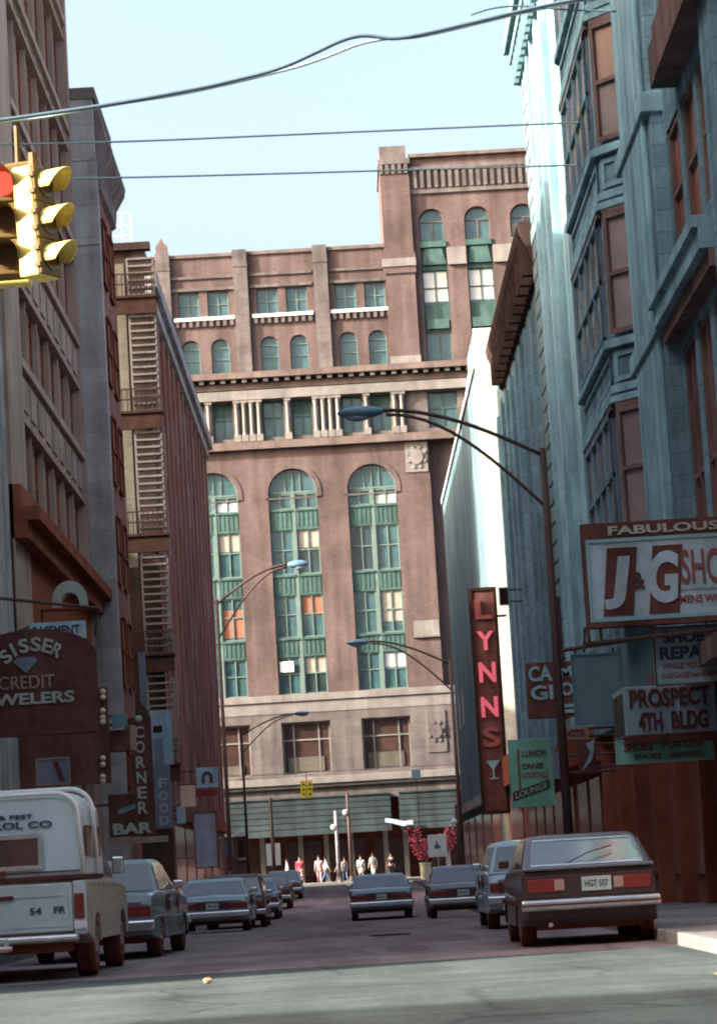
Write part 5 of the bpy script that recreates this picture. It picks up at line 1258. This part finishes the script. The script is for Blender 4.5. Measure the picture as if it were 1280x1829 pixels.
    MB(FRr).box(-W / 2 + .06, W / 2 - .06, 1.245, 1.262, -.01, .008).build('seam', 'ink', cap)
    text('TERMITE & PEST', FRr, -.55, .40, 1.88, 1.935, -.022, .001, 'ink_blue', cap, bold=.01); text('CONTROL CO', FRr, -.62, .62, 1.77, 1.85, -.022, .001, 'ink_blue', cap, bold=.02)
    MB().box(-.86, -.5, -.004, .03, 1.86, 1.98).build('badge', 'sign_teal', cap, bevel=.01)
    # side windows of the cap and the driver's cab
    for s in (-1, 1):
        x = s * (W / 2 - .02); a, b = sorted((x - s * .01, x + s * .012)); MB().box(a, b, .35, 1.95, 1.42, 1.78).build('side_window', 'carglass_d', cap)
    cabin(r, 'paint_tan', W, 2.42, L - 1.4, 2.5, L - 2.1, 1.13, 1.78, W - .4)
    for y in (ya, yb): pass
    wheel_set(r, W, ya, yb, .37, .22)
    return r
place(pickup(), -4.12, 32.8, -.6)

# --- people on the far pavement and crossing
def skin_mesh(name, verts, edges, m, parent=None, sub=2, root=0):
    me = bpy.data.meshes.new(name); o = bpy.data.objects.new(name, me); link(o)
    me.from_pydata([v[:3] for v in verts], edges, [])
    me.materials.append(M[m])
    sk = o.modifiers.new('skin', 'SKIN'); sk.use_smooth_shade = True
    if not me.skin_vertices: me.attributes.new('skin_vertices', 'FLOAT', 'POINT') if False else None
    bpy.context.view_layer.objects.active = o
    if not me.skin_vertices:
        bm = bmesh.new(); bm.from_mesh(me); bm.verts.layers.skin.verify(); bm.to_mesh(me); bm.free()
    for i, v in enumerate(verts):
        sv = me.skin_vertices[0].data[i]; rr = v[3]; sv.radius = rr if isinstance(rr, tuple) else (rr, rr); sv.use_root = (i == root)
    sb = o.modifiers.new('sub', 'SUBSURF'); sb.levels = sub; sb.render_levels = sub
    if parent: o.parent = parent
    ORG[o] = Vector((0, 0, 0))
    return o
def person(label, top, legs, px, Y, rz=0.0, stride=.18, h=1.0, skirt=False, z=None):
    s = stride
    V = [(0, 0, .96, (.15, .10)), (0, 0, 1.18, (.14, .095)), (0, 0, 1.40, (.15, .09)), (0, .0, 1.50, (.055, .055)), (0, .015, 1.60, (.075, .085)), (0, .01, 1.70, (.07, .08))]
    E = [(0, 1), (1, 2), (2, 3), (3, 4), (4, 5)]
    def chain(st, pts):
        i = st
        for p in pts: V.append(p); E.append((i, len(V) - 1)); i = len(V) - 1
        return i
    for q, d in ((-1, 1), (1, -1)):
        chain(0, [(q * .10, 0, .86, .085), (q * .105, d * s * .5, .48, .058), (q * .105, d * s - (.06 if d < 0 else 0), .09, .042), (q * .11, d * s + .14, .035, .035)])
        hnd = chain(2, [(q * .19, 0, 1.40, .055), (q * .235, -d * s * .25, 1.13, .042), (q * .245, -d * s * .6 + .06, .90, .032), (q * .25, -d * s * .7 + .08, .82, .034)])
        c = V[hnd]
        for f in range(4): chain(hnd, [(c[0], c[1] - .03 + .02 * f, c[2] - .06, .009), (c[0] - q * .012, c[1] - .03 + .02 * f, c[2] - .095 + .006 * abs(f - 1.5), .008)])
        chain(hnd, [(c[0], c[1] + .045, c[2] - .02, .009), (c[0], c[1] + .06, c[2] - .05, .008)])
    o = skin_mesh('person', V, E, 'skin'); tag(o, label, 'person')
    # clothing: the same skeleton a little larger
    T = [(0, 0, .93, (.172, .122)), (0, 0, 1.18, (.16, .115)), (0, 0, 1.42, (.165, .105)), (0, 0, 1.48, (.07, .07))]; TE = [(0, 1), (1, 2), (2, 3)]
    for q, d in ((-1, 1), (1, -1)):
        b = len(T); T += [(q * .19, 0, 1.40, .07), (q * .235, -d * s * .25, 1.13, .055), (q * .243, -d * s * .5 + .04, .97, .046)]; TE += [(2, b), (b, b + 1), (b + 1, b + 2)]
    skin_mesh('shirt', T, TE, top, o)
    if skirt:
        skin_mesh('skirt', [(0, 0, .98, (.165, .12)), (0, 0, .75, (.20, .15)), (0, 0, .52, (.22, .17))], [(0, 1), (1, 2)], legs, o)
    else:
        P = [(0, 0, .98, (.165, .118))]; PE = []
        for q, d in ((-1, 1), (1, -1)):
            b = len(P); P += [(q * .10, 0, .86, .10), (q * .105, d * s * .5, .48, .075), (q * .105, d * s - (.06 if d < 0 else 0), .12, .062)]; PE += [(0, b), (b, b + 1), (b + 1, b + 2)]
        skin_mesh('trousers', P, PE, legs, o)
    hair = MB(); hair.ball((0, -.015, 1.70), .105, 10, (.9, 1.0, .95)); hr = hair.build('hair', 'hair', o, smooth=True)
    # face
    fc = MB(); fc.ball((0, .095, 1.63), .02, 6, (.8, 1.2, 1.4)); fc.build('nose', 'skin', o, smooth=True)
    for q in (-1, 1): MB().ball((q * .032, .082, 1.66), .011, 6).build('eye', 'c_dark', o)
    MB().box(-.025, .025, .088, .096, 1.585, 1.592).build('mouth', 'c_brown', o)
    p = onY(px, 1575, Y); o.location = (p.x, Y, (gz(Y) + .14 if Y > 191 else gz(Y)) if z is None else z); o.rotation_euler.z = math.radians(rz); o.scale = (h, h, h)
    return o
person('person in a white top left of the red shirted walker on the far pavement', 'c_white', 'c_brown', 514, 192.5, 90)
person('person in a bright red shirt walking on the far pavement', 'c_red', 'c_pink', 537, 192, 180, .1, 1.08)
person('person in pinkish brown clothes left of the broad white shirted figure', 'c_pink', 'c_pink', 571, 193, 170, .12, 1.06)
person('person in a white shirt and blue trousers on the far pavement', 'c_white', 'c_jean', 583, 192, -80, .3)
person('person in a blue jacket right of the white shirted walker', 'c_blue', 'c_dark', 606, 193.4, 100, .22, .96)
person('person in dark jeans and a grey top beside the central far pole', 'c_grey', 'c_jean', 617, 192.2, 20, .15, .94)
person('person in a white skirted outfit right of the central far pole', 'c_white', 'c_white', 646, 191.8, 180, .06, .98, True)
person('person in a grey shirt and pale trousers near the dark shop doors', 'c_grey', 'c_white', 668, 194, 150, .2, 1.06)
person('person in blue standing under the far left end of the awning', 'c_blue', 'c_brown', 408, 189, 60, .1, 1.05)
person('person in brown beside the blue clad one at the far left corner', 'c_brown', 'c_grey', 424, 190, 190, .12)
person('person in a dark coat at the right end of the far pavement', 'c_dark', 'c_dark', 700, 194.6, 160, .16)

# --- red shrub in a cream planter with a white notice
Yp = 183.0
p = onY(761, 1572, Yp)
th = thing('flower_planter', (p.x, Yp, gz(Yp)), 'cream planter with a spreading red and pink flowering shrub at the far corner', 'planter')
z0 = gz(Yp)
MB().lathe([(.30, z0), (.34, z0 + .2), (.36, z0 + 1.0), (.42, z0 + 1.1), (.40, z0 + 1.15), (.3, z0 + 1.12)], (p.x, Yp, 0), 16).build('pot', 'pot', th)
stm = MB()
tips = [(-.75, 1.5), (-.45, 2.0), (-.15, 1.4), (.25, 1.1), (.9, 1.2), (1.35, 1.6), (1.6, 2.0), (-.9, 2.1), (2.1, 1.9), (1.9, 1.3), (-.6, 1.2), (2.3, 1.5)]
for dx, dz in tips: stm.tube([(p.x, Yp, z0 + 1.0), (p.x + dx * .5, Yp, z0 + 1.2 + dz * .4), (p.x + dx, Yp, z0 + 1.1 + dz)], .03, 5)
stm.build('stems', 'iron', th)
for mm, cnt in (('petal', 1000), ('petal2', 480)):
    lf = MB()
    for i in range(cnt):
        dx, dz = R.choice(tips); t = R.uniform(.35, 1.1)
        c = Vector((p.x + dx * t + R.gauss(0, .14), Yp + R.gauss(0, .22), z0 + 1.1 + dz * t + R.gauss(0, .16)))
        a = Vector((R.uniform(-1, 1), R.uniform(-1, 1), R.uniform(-1, 1))).normalized() * R.uniform(.05, .1); b = a.cross(Vector((R.uniform(-1, 1), R.uniform(-1, 1), R.uniform(-1, 1)))).normalized() * R.uniform(.04, .09)
        lf.add([tuple(c - a), tuple(c + b), tuple(c + a), tuple(c - b)], [(0, 1, 2, 3)])
    lf.build('foliage', mm, th)
th, fr, u0, u1, v0, v1 = board('white_notice_board', 'white notice board with a dark mark standing in the middle of the red shrub', 'sign', (763, 1492, 796, 1532), 182, 'white', None, t=.06)
s = MB(fr); c = (u0 + u1) / 2; v = (v0 + v1) / 2; s.prism([(c - .25, v - .12), (c, v - .22), (c + .25, v - .1), (c + .05, v + .1), (c - .02, v + .38), (c - .1, v + .1)], 0, .02); s.build('marking', 'c_blue', th)
MB(fr).box(c - .05, c + .05, gz(182), v0, -.06, -.01).build('post', 'greystone', th)
p = onY(829, 1524, 176); hy = thing('yellow_bin', (p.x, 176, gz(176)), 'small yellow box on a post at the far right corner', 'box')
MB().box(p.x - .13, p.x + .13, 175.9, 176.2, p.z - .25, p.z + .25).build('body', 'far_y', hy, bevel=.02); MB().box(p.x - .05, p.x + .05, 176, 176.1, gz(176), p.z - .25).build('post', 'lampsteel', hy)

Yk = 179.5
u0, u1, v0, v1 = pxrect(398, 1488, 438, 1560, Yk)
th = thing('news_kiosk', ((u0 + u1) / 2, Yk, gz(Yk)), 'small blue street kiosk with a white roof at the far left corner', 'kiosk')
fr = FF(Yk); MB(fr).box(u0, u1, gz(Yk), v1 - .3, -1.2, 0).build('body', 'c_brown', th); MB(fr).box(u0 + .75, u1 + .12, v1 - .3, v1, -1.4, .25).build('roof', 'white', th, bevel=.03)
MB(fr).box(u0 + .05, u0 + .62, v1 - 1.5, v1 - .55, .002, .05).build('poster', 'lamphead', th); MB(fr).box(u0 + .9, u1 - .1, v1 - 1.6, v1 - .5, .002, .04).build('counter_opening', 'farshop', th); MB(fr).box(u0 + .85, u1 + .02, v1 - 1.8, v1 - 1.65, .002, .3).build('counter', 'c_grey', th)
# --- litter on the sunlit crossing
lm = MB(); c = onY(370, 1768, 27.6); c = Vector((c.x, 28.9, .05))
bp_ = onX(370, 1768, -1.55)
lt = MB(); base = Vector((-1.55, 28.6, .045))
for i in range(26):
    t = R.random() * 2 * PI; q = R.random(); d = .055
    a = base + Vector((math.cos(t) * d * q, math.sin(t) * d * q, R.uniform(-.04, .05)))
    e1 = Vector((R.uniform(-1, 1), R.uniform(-1, 1), R.uniform(-1, 1))) * .05; e2 = Vector((R.uniform(-1, 1), R.uniform(-1, 1), R.uniform(-1, 1))) * .05
    lt.add([tuple(a), tuple(a + e1), tuple(a + e1 + e2), tuple(a + e2)], [(0, 1, 2, 3)])
lt = MB(); lt.ball(base, .042, 9, (1.1, .9, .75))
rng = random.Random(3); lt.v = [base + (v - base) * rng.uniform(.75, 1.2) for v in lt.v]
tag(lt.build('paper_litter', 'paper'), 'orange and white scrap of crumpled paper on the sunlit road', 'litter')
